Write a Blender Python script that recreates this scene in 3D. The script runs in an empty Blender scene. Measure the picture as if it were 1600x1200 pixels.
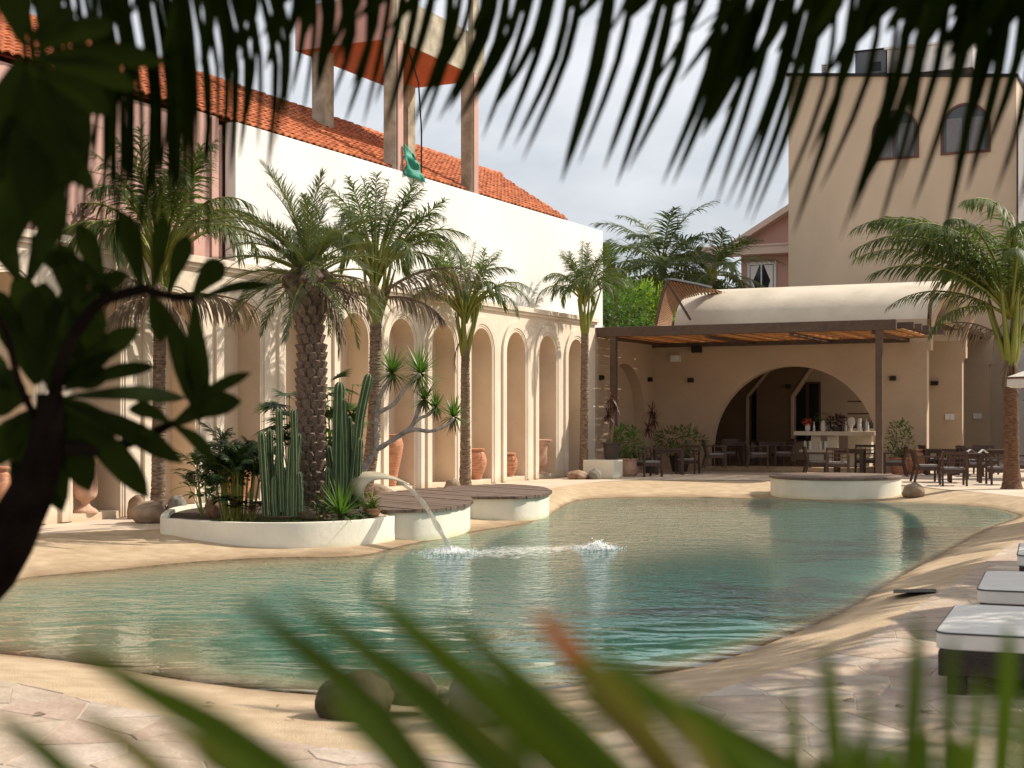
import bpy, math, random
from mathutils import Vector, Matrix, noise
R = random.Random(7)
scene = bpy.context.scene
col = scene.collection
rad = math.radians
# ------------------------------------------------------------------ camera, sky, sun
F, HZ, H = 2300.0, 650.0, 1.7            # focal length in photo pixels, horizon row, eye height
cam_d = bpy.data.cameras.new('camera'); cam = bpy.data.objects.new('camera', cam_d); col.objects.link(cam)
cam.location = (0, 0, H); cam.rotation_euler = (rad(90), 0, 0)
cam_d.sensor_width = 36; cam_d.lens = 36*F/1600; cam_d.shift_y = 50/1600
cam_d.clip_start = .05; cam_d.clip_end = 3000
cam_d.dof.use_dof = True; cam_d.dof.focus_distance = 29; cam_d.dof.aperture_fstop = 4.0
scene.camera = cam
SUN_EL, SUN_AZ = 43.0, 69.0              # azimuth clockwise from the view axis (+Y)
world = bpy.data.worlds.new('World'); scene.world = world; world.use_nodes = True
nt = world.node_tree; nt.nodes.clear()
def N(t, nt, **k):
    n = nt.nodes.new(t)
    for a, b in k.items(): setattr(n, a, b)
    return n
sky = N('ShaderNodeTexSky', nt, sky_type='NISHITA', sun_disc=False, sun_elevation=rad(SUN_EL), sun_rotation=rad(SUN_AZ),
        air_density=1.0, dust_density=2.0, ozone_density=1.0)
bg = N('ShaderNodeBackground', nt); bg.inputs[1].default_value = .062
out = N('ShaderNodeOutputWorld', nt)
tc = N('ShaderNodeTexCoord', nt); mp = N('ShaderNodeMapping', nt); mp.inputs['Scale'].default_value = (1, 1, 2.6)
nz = N('ShaderNodeTexNoise', nt); nz.inputs['Scale'].default_value = 2.6; nz.inputs['Detail'].default_value = 7; nz.inputs['Roughness'].default_value = .55
cr = N('ShaderNodeValToRGB', nt); cr.color_ramp.elements[0].position = .36; cr.color_ramp.elements[0].color = (.42,)*3+(1,)
cr.color_ramp.elements[1].position = .66; cr.color_ramp.elements[1].color = (.95,)*3+(1,)
mx = N('ShaderNodeMixRGB', nt); mx.inputs[2].default_value = (13.4, 13.7, 14.2, 1)
L = nt.links.new
L(tc.outputs['Generated'], mp.inputs[0]); L(mp.outputs[0], nz.inputs[0]); L(nz.outputs[0], cr.inputs[0]); L(cr.outputs[0], mx.inputs[0])
L(sky.outputs[0], mx.inputs[1]); L(mx.outputs[0], bg.inputs[0]); L(bg.outputs[0], out.inputs[0])
sun_d = bpy.data.lights.new('sun', 'SUN'); sun = bpy.data.objects.new('sun', sun_d); col.objects.link(sun)
sun_d.energy = 5.0; sun_d.angle = rad(.6); sun_d.color = (1, .915, .79)
sd = Vector((math.sin(rad(SUN_AZ))*math.cos(rad(SUN_EL)), math.cos(rad(SUN_AZ))*math.cos(rad(SUN_EL)), math.sin(rad(SUN_EL))))
sun.rotation_euler = sd.to_track_quat('Z', 'Y').to_euler(); sun.location = (20, 10, 30)
scene.view_settings.view_transform = 'Standard'; scene.view_settings.look = 'None'
scene.view_settings.exposure = .28; scene.view_settings.gamma = 1
scene.cycles.use_denoising = True; scene.cycles.max_bounces = 8; scene.cycles.transparent_max_bounces = 12
scene.cycles.sample_clamp_indirect = 6; scene.cycles.caustics_reflective = False; scene.cycles.caustics_refractive = False
# ------------------------------------------------------------------ coordinates
TH = math.atan(1110/2300); S, C = math.sin(TH), math.cos(TH)   # buildings run along U (into the picture) and V (to the right)
B0 = -16.57                                                    # plane of the arcade
def G(px, py, z=0.0):
    Y = F*(H-z)/(py-HZ); return Vector(((px-800)/F*Y, Y, z))
def at(px, py, Y): return Vector(((px-800)/F*Y, Y, H-(py-HZ)*Y/F))
def Wp(b, a, z=0.0): return Vector((a*S+b*C, a*C-b*S, z))
def afor(px, b): t = (px-800)/F; return b*(C+t*S)/(t*C-S)
def bfor(px, a): t = (px-800)/F; return a*(t*C-S)/(C+t*S)
def zfor(py, b, a): return H-(py-HZ)*(a*C-b*S)/F
# ------------------------------------------------------------------ materials
def mat(name, c, rough=.7, var=.0, vs=3.0, bump=0., bs=20., spec=.3, trans=0., metal=0., c2=None, stretch=None, detail=5, tcol=None):
    m = bpy.data.materials.new(name); m.use_nodes = True; t = m.node_tree; bs_ = t.nodes['Principled BSDF']; l = t.links.new
    bs_.inputs['Base Color'].default_value = (*c, 1); bs_.inputs['Roughness'].default_value = rough
    bs_.inputs['Specular IOR Level'].default_value = spec; bs_.inputs['Metallic'].default_value = metal
    co = N('ShaderNodeTexCoord', t); src = co.outputs['Object']
    if stretch:
        mm = N('ShaderNodeMapping', t); mm.inputs['Scale'].default_value = stretch; l(src, mm.inputs[0]); src = mm.outputs[0]
    if var or c2:
        n = N('ShaderNodeTexNoise', t); n.inputs['Scale'].default_value = vs; n.inputs['Detail'].default_value = detail; n.inputs['Roughness'].default_value = .6
        r = N('ShaderNodeValToRGB', t); r.color_ramp.elements[0].position = .33; r.color_ramp.elements[1].position = .68
        lo = tuple(x*(1-var) for x in c); hi = c2 if c2 else tuple(min(1, x*(1+var)) for x in c)
        r.color_ramp.elements[0].color = (*lo, 1); r.color_ramp.elements[1].color = (*hi, 1)
        oi = N('ShaderNodeObjectInfo', t); ad = N('ShaderNodeVectorMath', t, operation='ADD')
        sc_ = N('ShaderNodeVectorMath', t, operation='SCALE'); sc_.inputs['Scale'].default_value = 37.0
        cx = N('ShaderNodeCombineXYZ', t); l(oi.outputs['Random'], cx.inputs[0]); l(oi.outputs['Random'], cx.inputs[1]); l(cx.outputs[0], sc_.inputs[0])
        l(src, ad.inputs[0]); l(sc_.outputs[0], ad.inputs[1]); l(ad.outputs[0], n.inputs[0])
        l(n.outputs[0], r.inputs[0]); l(r.outputs[0], bs_.inputs['Base Color'])
    if bump:
        n2 = N('ShaderNodeTexNoise', t); n2.inputs['Scale'].default_value = bs; n2.inputs['Detail'].default_value = 6
        b = N('ShaderNodeBump', t); b.inputs['Strength'].default_value = bump; b.inputs['Distance'].default_value = .02
        l(src, n2.inputs[0]); l(n2.outputs[0], b.inputs['Height']); l(b.outputs[0], bs_.inputs['Normal'])
    if trans:
        tr = N('ShaderNodeBsdfTranslucent', t); tr.inputs[0].default_value = (*(tcol or (c[0]*1.5, c[1]*1.6, c[2]*.8)), 1)
        ms = N('ShaderNodeMixShader', t); ms.inputs[0].default_value = trans
        l(bs_.outputs[0], ms.inputs[1]); l(tr.outputs[0], ms.inputs[2]); l(ms.outputs[0], t.nodes['Material Output'].inputs[0])
    return m
M = dict(
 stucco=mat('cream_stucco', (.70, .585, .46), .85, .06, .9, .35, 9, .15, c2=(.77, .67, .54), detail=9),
 niche=mat('shaded_niche_stucco', (.64, .50, .37), .9, .08, 1.2, .25, 9, .1, c2=(.68, .55, .41)),  # warmer, darker tone puts niche shade and bounced light into the colour
 white=mat('white_wall_paint', (.755, .73, .69), .85, .03, 1.0, .35, 6, .15, c2=(.80, .785, .75), stretch=(1.2,.7,.35), detail=9),
 drum=mat('ivory_plaster', (.74, .70, .58), .75, .08, 1.5, .2, 12, .2),
 beige=mat('beige_render', (.53, .42, .31), .85, .09, .5, .25, 5, .15, stretch=(1,1,.35), detail=8),
 facade=mat('sand_render', (.48, .36, .25), .85, .08, .6, .3, 7, .15),
 vault=mat('pale_roof_plaster', (.55, .47, .36), .8, .08, .8, .3, 5, .2, c2=(.66, .57, .45), detail=9),
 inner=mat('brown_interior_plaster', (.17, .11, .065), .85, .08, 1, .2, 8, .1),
 pink=mat('pink_paint', (.52, .32, .27), .85, .08, .8, .2, 8, .15),
 palepink=mat('pale_pink_trim', (.62, .47, .40), .8, .06, 1, .1, 8, .15),
 brickred=mat('red_brick_column', (.36, .085, .045), .8, .15, 6),
 orange=mat('orange_painted_soffit', (.50, .16, .07), .85, .12, 1.2, .2, 6),
 concrete=mat('stained_concrete', (.36, .31, .22), .9, .30, 2.2, .5, 8, c2=(.52, .46, .35)),
 tile=mat('terracotta_roof_tile', (.27, .06, .022), .75, .30, 5, .3, 20, .25, c2=(.62, .20, .075), detail=9),
 paver=None,
 sand=mat('sand_pebble_wash', (.43, .315, .195), .9, .06, 3.2, .8, 90, .15, c2=(.55, .42, .28), detail=13),
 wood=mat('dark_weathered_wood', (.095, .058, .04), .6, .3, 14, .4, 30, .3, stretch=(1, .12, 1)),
 deck=mat('weathered_deck_board', (.13, .085, .062), .65, .3, 12, .5, 40, .3, c2=(.21, .145, .11), stretch=(.15, 1.5, 1)),
 steel=mat('brown_painted_beam', (.085, .052, .036), .5, .2, 6, .15, 20, .35),
 bamboo=mat('amber_bamboo', (.46, .28, .14), .55, .25, 7, .2, 20, .3, trans=.5, tcol=(.80, .50, .26)),
 furniture=mat('dark_brown_teak', (.062, .029, .017), .45, .3, 12, .2, 30, .4),
 seat=mat('grey_seat_fabric', (.22, .20, .19), .9, .1, 20, .2, 60, .1),
 lightfab=mat('cream_cushion_fabric', (.66, .63, .58), .9, .06, 5, .3, 14, .1),
 piping=mat('charcoal_piping', (.06, .06, .07), .7),
 rattan=mat('black_brown_rattan', (.028, .017, .013), .5, .3, 40, .5, 90, .4),
 dark=mat('black_metal', (.012, .011, .011), .45),
 glass=mat('dark_window_glass', (.018, .022, .026), .08, spec=.7),
 curtain=mat('grey_curtain', (.16, .16, .17), .9, .1, 12),
 frame=mat('brown_window_frame', (.12, .05, .035), .6),
 whiteframe=mat('white_frame_paint', (.75, .75, .73), .5),
 terra=mat('terracotta_clay', (.47, .20, .11), .85, .22, 5, .5, 18, .15, c2=(.60, .31, .19), stretch=(1, 1, 5)),
 terra2=mat('pale_pink_terracotta', (.50, .29, .20), .85, .2, 5, .5, 18, .15, c2=(.60, .39, .28)),
 darkpot=mat('dark_pot_glaze', (.05, .04, .03), .5),
 rock=mat('brown_grey_boulder', (.26, .18, .115), .8, .35, 2.2, .7, 9, .3, c2=(.40, .30, .21)),
 rock2=mat('grey_boulder', (.16, .145, .12), .8, .3, 3, .7, 9, .3, c2=(.28, .25, .20)),
 rock4=mat('shaded_dark_boulder', (.045, .025, .015), .8, .4, 3, .6, 9, .3, c2=(.15, .10, .065)),  # frond shade on the leftmost near boulder put into its colour
 bamboo3=mat('dark_amber_bamboo', (.26, .14, .065), .55, .25, 7, .2, 20, .3, trans=.4, tcol=(.50, .27, .12)),
 bamboo2=mat('weathered_bamboo', (.40, .22, .11), .6, .3, 9, .3, 20, .25, c2=(.52, .31, .17)),
 rock3=mat('rust_boulder', (.23, .10, .055), .75, .4, 3, .6, 9, .35, c2=(.38, .26, .17)),
 trunk=mat('ringed_palm_bark', (.15, .095, .065), .9, .4, 9, .8, 30, .15, c2=(.34, .25, .18), stretch=(1, 1, 4)),
 trunk2=mat('brown_palm_bark', (.12, .06, .035), .9, .3, 9, .8, 30, .15, c2=(.22, .12, .075), stretch=(1, 1, 4)),
 boot=mat('palm_leaf_base_bark', (.155, .10, .075), .9, .35, 5, .6, 25, .15, c2=(.29, .21, .16)),
 fibre=mat('dry_palm_fibre', (.20, .135, .09), .95, .3, 15),
 frond=mat('palm_leaf_green', (.070, .105, .028), .5, .35, 1.3, spec=.25, trans=.35, c2=(.125, .155, .045)),
 datefrond=mat('date_palm_leaf_green', (.082, .105, .045), .5, .35, 1.3, spec=.4, trans=.25, c2=(.14, .16, .07)),
 dry=mat('dry_brown_frond', (.20, .135, .085), .8, .35, 3, trans=.2, c2=(.32, .24, .16), tcol=(.3, .2, .1)),
 petiole=mat('yellow_green_stalk', (.30, .27, .045), .5, .25, 3, c2=(.16, .20, .035)),
 leaf=mat('bright_green_leaf', (.075, .15, .025), .45, .3, 3, spec=.4, trans=.35, c2=(.14, .22, .04)),
 lime=mat('lime_green_foliage', (.20, .30, .03), .55, .3, 2, trans=.4, c2=(.32, .40, .05)),
 darkleaf=mat('deep_green_leaf', (.022, .050, .016), .4, .3, 3, spec=.45, trans=.2, c2=(.045, .085, .024)),
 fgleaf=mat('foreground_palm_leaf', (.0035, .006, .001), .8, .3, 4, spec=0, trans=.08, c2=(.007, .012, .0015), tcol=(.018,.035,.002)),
 fglow=mat('near_palm_leaf', (.016, .032, .003), .5, .3, 4, spec=.10, trans=.3, c2=(.055, .088, .008), tcol=(.10,.17,.008)),
 fgyellow=mat('yellowing_palm_leaf', (.10, .11, .015), .5, .3, 4, trans=.35, c2=(.22, .15, .035)),
 fgrust=mat('rust_tipped_leaf', (.30, .10, .035), .6, .3, 8, trans=.3),
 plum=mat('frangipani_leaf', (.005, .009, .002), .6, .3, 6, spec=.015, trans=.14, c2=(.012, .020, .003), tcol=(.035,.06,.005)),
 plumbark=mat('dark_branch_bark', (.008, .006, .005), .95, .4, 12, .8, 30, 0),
 cactus=mat('cactus_green', (.050, .095, .040), .55, .25, 5, .3, 30, c2=(.085, .125, .05)),
 rib=mat('pale_cactus_ridge', (.26, .30, .17), .8),
 greybark=mat('pale_grey_bark', (.34, .28, .24), .85, .3, 9, .6, 30, c2=(.52, .45, .40)),
 soil=mat('garden_soil', (.05, .035, .022), .95, .3, 8, .8, 30),
 grass=mat('bright_grass', (.10, .17, .02), .7, .3, 10, trans=.3),
 redleaf=mat('dark_red_leaf', (.075, .03, .022), .5, .3, 5, trans=.2),
 tarp=mat('green_tarpaulin', (.03, .24, .17), .6, .3, 4, .5, 12),
 canvas=mat('white_parasol_canvas', (.72, .66, .60), .85, .05, 3, trans=.25, tcol=(.7, .6, .5)),
 trim=mat('brown_parasol_trim', (.19, .07, .045), .8),
 spout=mat('cream_spout_metal', (.52, .45, .32), .28, .1, 3, spec=.6, metal=.15),
 stone=mat('grey_steel_grate', (.16, .16, .15), .5, metal=.4),
 orangefl=mat('orange_petals', (.60, .13, .05), .7), crock=mat('white_crockery', (.7, .68, .62), .35),
 counter=mat('white_counter_stone', (.62, .55, .43), .6, .08, 3), linen=mat('white_linen', (.8, .78, .75), .9),
 ac=mat('white_unit_casing', (.7, .7, .68), .5), greybox=mat('grey_metal_tank', (.10, .11, .12), .5),
 ground=mat('pale_stone_floor', (.54, .43, .32), .8, .10, .8, .3, 12, .25, c2=(.62, .51, .40)),
)
def zstain(m, z0, z1, k):
    t = m.node_tree; l = t.links.new; p_ = t.nodes['Principled BSDF']; src = p_.inputs['Base Color'].links[0].from_socket
    co = N('ShaderNodeTexCoord', t); sx = N('ShaderNodeSeparateXYZ', t); l(co.outputs['Object'], sx.inputs[0]); n = N('ShaderNodeTexNoise', t); n.inputs['Scale'].default_value = 2.2; n.inputs['Detail'].default_value = 7; l(co.outputs['Object'], n.inputs[0])
    a = N('ShaderNodeMath', t, operation='MULTIPLY_ADD'); l(n.outputs[0], a.inputs[0]); a.inputs[1].default_value = (z1-z0)*1.6; l(sx.outputs[2], a.inputs[2])
    r = N('ShaderNodeMapRange', t); l(a.outputs[0], r.inputs[0]); r.inputs['From Min'].default_value = z0+(z1-z0)*.8; r.inputs['From Max'].default_value = z1+(z1-z0)*.8; r.inputs['To Min'].default_value = 1; r.inputs['To Max'].default_value = 0
    x = N('ShaderNodeMixRGB', t, blend_type='MULTIPLY'); l(r.outputs[0], x.inputs[0]); l(src, x.inputs[1]); x.inputs[2].default_value = (*k, 1); l(x.outputs[0], p_.inputs['Base Color'])
zstain(M['stucco'], 0, .22, (.80, .73, .64)); zstain(M['sand'], -.20, -.15, (.60, .56, .52)); zstain(M['drum'], .0, .10, (.80, .84, .66))
PAV = [mat('flagstone_%s' % n, c, .75, .14, 3.0, .6, 22, .25, c2=c2) for n, c, c2 in (
 ('cream', (.40, .31, .23), (.48, .385, .295)), ('pink', (.39, .28, .21), (.45, .345, .27)), ('pale', (.42, .335, .26), (.51, .42, .34)), ('tan', (.37, .28, .20), (.45, .345, .26)))]
# ------------------------------------------------------------------ mesh building
class MB:
    def __init__(s): s.v = []; s.f = []; s.mi = []; s.m = 0
    def add(s, vs, fs):
        o = len(s.v); s.v += [tuple(x) for x in vs]; s.f += [tuple(i+o for i in f) for f in fs]; s.mi += [s.m]*len(fs)
    def box(s, x0, x1, y0, y1, z0, z1):
        s.add([(x0,y0,z0),(x1,y0,z0),(x1,y1,z0),(x0,y1,z0),(x0,y0,z1),(x1,y0,z1),(x1,y1,z1),(x0,y1,z1)],
              [(0,3,2,1),(4,5,6,7),(0,1,5,4),(1,2,6,5),(2,3,7,6),(3,0,4,7)])
    def bar(s, p, q, w, h, up=(0,0,1)):
        p, q = Vector(p), Vector(q); d = (q-p).normalized(); sd_ = d.cross(Vector(up))
        if sd_.length < 1e-4: sd_ = Vector((1,0,0))
        sd_.normalize(); u = sd_.cross(d); vs = []
        for e in (p, q):
            for a, b in ((-1,-1),(1,-1),(1,1),(-1,1)): vs.append(e+sd_*a*w/2+u*b*h/2)
        s.add(vs, [(3,2,1,0),(4,5,6,7),(0,1,5,4),(1,2,6,5),(2,3,7,6),(3,0,4,7)])
    def tube(s, pts, rs, n=8, cap=True, wob=0):
        pts = [Vector(p) for p in pts]; vs = []; prev = None
        if not isinstance(rs, (list, tuple)): rs = [rs]*len(pts)
        for i, p in enumerate(pts):
            d = (pts[min(i+1, len(pts)-1)]-pts[max(i-1, 0)]).normalized()
            if prev is None:
                a = d.cross(Vector((0,0,1)));
                if a.length < .05: a = d.cross(Vector((0,1,0)))
            else: a = prev-d*prev.dot(d)
            a.normalize(); prev = a; b = d.cross(a)
            for k in range(n):
                t = 2*math.pi*k/n; r = rs[i]*(1+(R.uniform(-wob, wob) if wob else 0)); vs.append(p+a*math.cos(t)*r+b*math.sin(t)*r)
        fs = [(i*n+k, i*n+(k+1)%n, (i+1)*n+(k+1)%n, (i+1)*n+k) for i in range(len(pts)-1) for k in range(n)]
        if cap: fs += [tuple(range(n-1,-1,-1)), tuple((len(pts)-1)*n+k for k in range(n))]
        s.add(vs, fs)
    def lathe(s, prof, n=24, o=(0,0,0), cap=True):
        vs = [(o[0]+r*math.cos(2*math.pi*k/n), o[1]+r*math.sin(2*math.pi*k/n), o[2]+z) for r, z in prof for k in range(n)]
        fs = [(i*n+k, i*n+(k+1)%n, (i+1)*n+(k+1)%n, (i+1)*n+k) for i in range(len(prof)-1) for k in range(n)]
        if cap: fs += [tuple(range(n-1,-1,-1))]
        s.add(vs, fs)
    def prism(s, poly, z0, z1):
        n = len(poly)
        s.add([(x,y,z0) for x,y in poly]+[(x,y,z1) for x,y in poly],
              [tuple(range(n-1,-1,-1)), tuple(range(n,2*n))]+[(i,(i+1)%n,n+(i+1)%n,n+i) for i in range(n)])
    def prismy(s, poly, y0, y1):   # polygon in x,z extruded along y
        n = len(poly)
        s.add([(x,y0,z) for x,z in poly]+[(x,y1,z) for x,z in poly],
              [tuple(range(n)), tuple(range(2*n-1,n-1,-1))]+[(i,n+i,n+(i+1)%n,(i+1)%n) for i in range(n)])
    def leaf(s, base, d, up, ln, w, droop=0., seg=4, shape=(.15,.75,1,.8,.05), fold=0.):
        d = Vector(d).normalized(); up = Vector(up); sd_ = d.cross(up)
        if sd_.length < 1e-3: sd_ = d.cross(Vector((1,0,0)))
        sd_.normalize(); p = Vector(base); vs = []; dd = d.copy()
        for i in range(seg+1):
            k = i/seg*(len(shape)-1); j = min(int(k), len(shape)-2); ww = w/2*(shape[j]+(shape[j+1]-shape[j])*(k-j))
            n_ = sd_.cross(dd)
            if fold: vs += [p-sd_*ww+n_*ww*fold, p, p+sd_*ww+n_*ww*fold]
            else: vs += [p-sd_*ww, p+sd_*ww]
            dd = (dd+Vector((0,0,-droop/seg))).normalized(); p = p+dd*ln/seg
        if fold: fs = [q for i in range(seg) for q in ((3*i,3*i+1,3*i+4,3*i+3),(3*i+1,3*i+2,3*i+5,3*i+4))]
        else: fs = [(2*i,2*i+1,2*i+3,2*i+2) for i in range(seg)]
        s.add(vs, fs)
    def data(s, name, mats, smooth=True, ang=None):
        me = bpy.data.meshes.new(name); me.from_pydata(s.v, [], s.f)
        for m in (mats if isinstance(mats, (list, tuple)) else [mats]): me.materials.append(m)
        me.polygons.foreach_set('material_index', s.mi)
        if smooth: me.shade_smooth()
        if ang: me.set_sharp_from_angle(angle=rad(ang))
        me.update(); return me
    def build(s, name, mats, parent=None, smooth=False, ang=35, loc=None, rz=0, bevel=0):
        o = bpy.data.objects.new(name, s.data(name, mats, smooth, ang if smooth else None)); col.objects.link(o)
        if parent: o.parent = parent
        if loc is not None: o.location = loc
        o.rotation_euler.z = rz
        if bevel:
            b = o.modifiers.new('bevel', 'BEVEL'); b.width = bevel; b.segments = 2; b.limit_method = 'ANGLE'
        return o
def tag(o, label=None, cat=None, group=None, kind=None):
    if label: o['label'] = label
    if cat: o['category'] = cat
    if group: o['group'] = group
    if kind: o['kind'] = kind
    return o
def empty(name, loc, rz=0, label=None, cat=None, group=None):
    o = bpy.data.objects.new(name, None); col.objects.link(o); o.location = loc; o.rotation_euler.z = rz; o.empty_display_size = .2
    return tag(o, label, cat, group)
def inst(name, me, parent=None, loc=(0,0,0), rot=(0,0,0), sc=1):
    o = bpy.data.objects.new(name, me); col.objects.link(o); o.location = loc; o.rotation_euler = rot
    o.scale = (sc,)*3 if isinstance(sc, (int, float)) else sc
    if parent: o.parent = parent
    return o
def kids(o): return [c for c in ALLK.get(o.name, [])]
def copy_tree(o, loc=None, rz=None, label=None, group=None, parent=None):
    c = o.copy(); col.objects.link(c); c.parent = parent
    if loc is not None: c.location = loc
    if rz is not None: c.rotation_euler.z = rz
    if label: c['label'] = label
    if group: c['group'] = group
    for ch in o.children: copy_tree(ch, parent=c)
    return c
UV = -TH
# ------------------------------------------------------------------ pool, ground, paving
WZ = -.2
CT = [((-900,1040),(-900,1000),(-700,965)),((-300,1045),(-300,1000),(-200,960)),((0,1065),(0,1022),(50,965)),((150,1098),(150,1040),(200,970)),
((300,1128),(300,1065),(350,975)),((480,1165),(470,1084),(500,975)),((700,1185),(650,1090),(650,970)),((900,1165),(830,1080),(760,955)),
((1080,1095),(980,1060),(850,940)),((1200,1052),(1100,1040),(940,925)),((1335,1010),(1210,1002),(1030,905)),((1420,955),(1320,955),(1120,885)),
((1500,905),(1400,905),(1200,870)),((1570,858),(1480,862),(1290,850)),((1625,825),(1545,826),(1370,835)),((1655,800),(1590,810),(1440,820)),
((1640,783),(1592,803),(1460,812)),((1560,772),(1540,792),(1400,810)),((1480,765),(1450,786),(1330,808)),((1400,757),(1380,784),(1260,808)),
((1300,752),(1290,783),(1180,810)),((1200,751),(1190,779),(1100,815)),((1100,750),(1090,777),(1020,820)),((1000,750),(990,777),(950,830)),
((920,754),(900,782),(880,845)),((860,763),(840,812),(830,865)),((750,775),(740,830),(760,885)),((660,790),(640,850),(680,905)),
((560,800),(560,868),(590,925)),((430,815),(430,871),(470,935)),((300,825),(300,878),(350,945)),((180,828),(180,890),(200,950)),
((60,835),(60,900),(50,955)),((-100,850),(-100,915),(-200,955)),((-900,880),(-900,930),(-700,960))]
def crom(p, n=8):
    o = []; m = len(p)
    for i in range(m):
        a, b, c, d = p[i-1], p[i], p[(i+1) % m], p[(i+2) % m]
        for k in range(n):
            t = k/n; o.append(.5*((2*b)+(c-a)*t+(2*a-5*b+4*c-d)*t*t+(3*b-a-3*c+d)*t**3))
    return o
RO = crom([G(*c[0]) for c in CT]); RW = crom([G(*c[1], WZ) for c in CT]); RS = crom([G(*c[2], WZ) for c in CT])
NS = len(RO)
def ring(t):      # -1 outer edge .. 0 waterline .. 1 spine
    return [RW[i].lerp(RO[i], -t) if t < 0 else RW[i].lerp(RS[i], t) for i in range(NS)]
def loft(name, rings, m, cap=False, **k):
    b = MB(); n = NS
    b.add([p for r in rings for p in r], [(i*n+j, i*n+(j+1) % n, (i+1)*n+(j+1) % n, (i+1)*n+j) for i in range(len(rings)-1) for j in range(n)]+([tuple(range((len(rings)-1)*n, len(rings)*n))] if cap else []))
    return tag(b.build(name, m, smooth=True, ang=60, **k), kind='structure')
rs = []
for t, z in ((-1,0),(-.9,-.012),(-.75,-.04),(-.5,-.09),(-.25,-.145),(0,WZ),(.06,-.25),(.14,-.36),(.25,-.55),(.4,-.85),(.6,-1.2),(1,-1.45)):
    rs.append([Vector((p.x, p.y, z)) for p in ring(t)])
loft('pool_basin', rs, M['sand'], cap=True)
ctr = Vector((-1, 21, 0)); rs = [[Vector((p.x, p.y, 0)) for p in RO]]
for k, rr in ((.06, 16), (.3, 30), (1, 900)):
    rs.append([Vector(((1-k)*p.x+k*(ctr.x+(p-ctr).normalized().x*rr), (1-k)*p.y+k*(ctr.y+(p-ctr).normalized().y*rr), 0)) for p in RO])
floor_ = loft('floor', rs, M['ground'])
# water
wm = bpy.data.materials.new('pool_water'); wm.use_nodes = True; t = wm.node_tree; l = t.links.new; pb = t.nodes['Principled BSDF']
at_d = N('ShaderNodeAttribute', t, attribute_name='depth'); at_c = N('ShaderNodeAttribute', t, attribute_name='chop')
rp = N('ShaderNodeValToRGB', t); e = rp.color_ramp.elements
e[0].position = 0; e[0].color = (.36,.30,.19,1); e[1].position = 1; e[1].color = (.006,.080,.060,1)
for ps, c in ((.12,(.25,.24,.145)),(.26,(.115,.165,.105)),(.46,(.050,.155,.112)),(.72,(.014,.108,.082))):
    q = e.new(ps); q.color = (*c, 1)
co = N('ShaderNodeTexCoord', t)
n0 = N('ShaderNodeTexNoise', t); n0.inputs['Scale'].default_value = .55; n0.inputs['Detail'].default_value = 4; l(co.outputs['Object'], n0.inputs[0])
ma = N('ShaderNodeMath', t, operation='MULTIPLY_ADD'); ma.inputs[1].default_value = .34; ma.inputs[2].default_value = -.17; l(n0.outputs[0], ma.inputs[0])
ad = N('ShaderNodeMath', t, operation='ADD'); l(at_d.outputs['Fac'], ad.inputs[0]); l(ma.outputs[0], ad.inputs[1])
mm = N('ShaderNodeMath', t, operation='MULTIPLY'); l(ad.outputs[0], mm.inputs[0]); mm.inputs[1].default_value = 1.2
l(mm.outputs[0], rp.inputs[0])
at_f = N('ShaderNodeAttribute', t, attribute_name='foam'); nf = N('ShaderNodeTexNoise', t); nf.inputs['Scale'].default_value = 8; nf.inputs['Detail'].default_value = 9; nf.inputs['Roughness'].default_value = .68; nf.inputs['Distortion'].default_value = 1.5
l(co.outputs['Object'], nf.inputs[0]); fa = N('ShaderNodeMath', t, operation='ADD'); l(at_f.outputs['Fac'], fa.inputs[0]); l(nf.outputs[0], fa.inputs[1])
fr_ = N('ShaderNodeMapRange', t); fr_.inputs['From Min'].default_value = 1.03; fr_.inputs['From Max'].default_value = 1.09; fr_.inputs['To Max'].default_value = .85; l(fa.outputs[0], fr_.inputs[0])
fx = N('ShaderNodeMixRGB', t); fx.inputs[2].default_value = (.75,.78,.74,1); l(fr_.outputs[0], fx.inputs[0]); l(rp.outputs[0], fx.inputs[1]); l(fx.outputs[0], pb.inputs['Base Color'])
pb.inputs['Roughness'].default_value = .025; pb.inputs['IOR'].default_value = 1.333; pb.inputs['Specular IOR Level'].default_value = .5
def nse(scale, det, st=(1,1,1), rough=.5):
    m_ = N('ShaderNodeMapping', t); m_.inputs['Scale'].default_value = st; m_.inputs['Rotation'].default_value = (0,0,.15); l(co.outputs['Object'], m_.inputs[0])
    n = N('ShaderNodeTexNoise', t); n.inputs['Scale'].default_value = scale; n.inputs['Detail'].default_value = det; n.inputs['Roughness'].default_value = rough
    n.inputs['Distortion'].default_value = .6; l(m_.outputs[0], n.inputs[0]); return n
def mul(a, b, add=None):
    x = N('ShaderNodeMath', t, operation='MULTIPLY'); l(a, x.inputs[0])
    if isinstance(b, float): x.inputs[1].default_value = b
    else: l(b, x.inputs[1])
    return x.outputs[0]
def plus(a, b):
    x = N('ShaderNodeMath', t, operation='ADD'); l(a, x.inputs[0])
    if isinstance(b, float): x.inputs[1].default_value = b
    else: l(b, x.inputs[1])
    return x.outputs[0]
h1 = nse(1.1, 2, (.8, 1.5, 1)); h2 = nse(3.6, 3, (.85, 1.1, 1)); h3 = nse(13, 3)
hh = plus(plus(mul(h1.outputs[0], .060), mul(mul(h2.outputs[0], .064), plus(at_c.outputs['Fac'], .07))), mul(mul(h3.outputs[0], .050), at_c.outputs['Fac']))
bp = N('ShaderNodeBump', t); bp.inputs['Strength'].default_value = 1; bp.inputs['Distance'].default_value = 1; l(hh, bp.inputs['Height']); l(bp.outputs[0], pb.inputs['Normal'])
tr = N('ShaderNodeBsdfTransparent', t); tr.inputs[0].default_value = (.86,.88,.78,1); ms = N('ShaderNodeMixShader', t)
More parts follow.
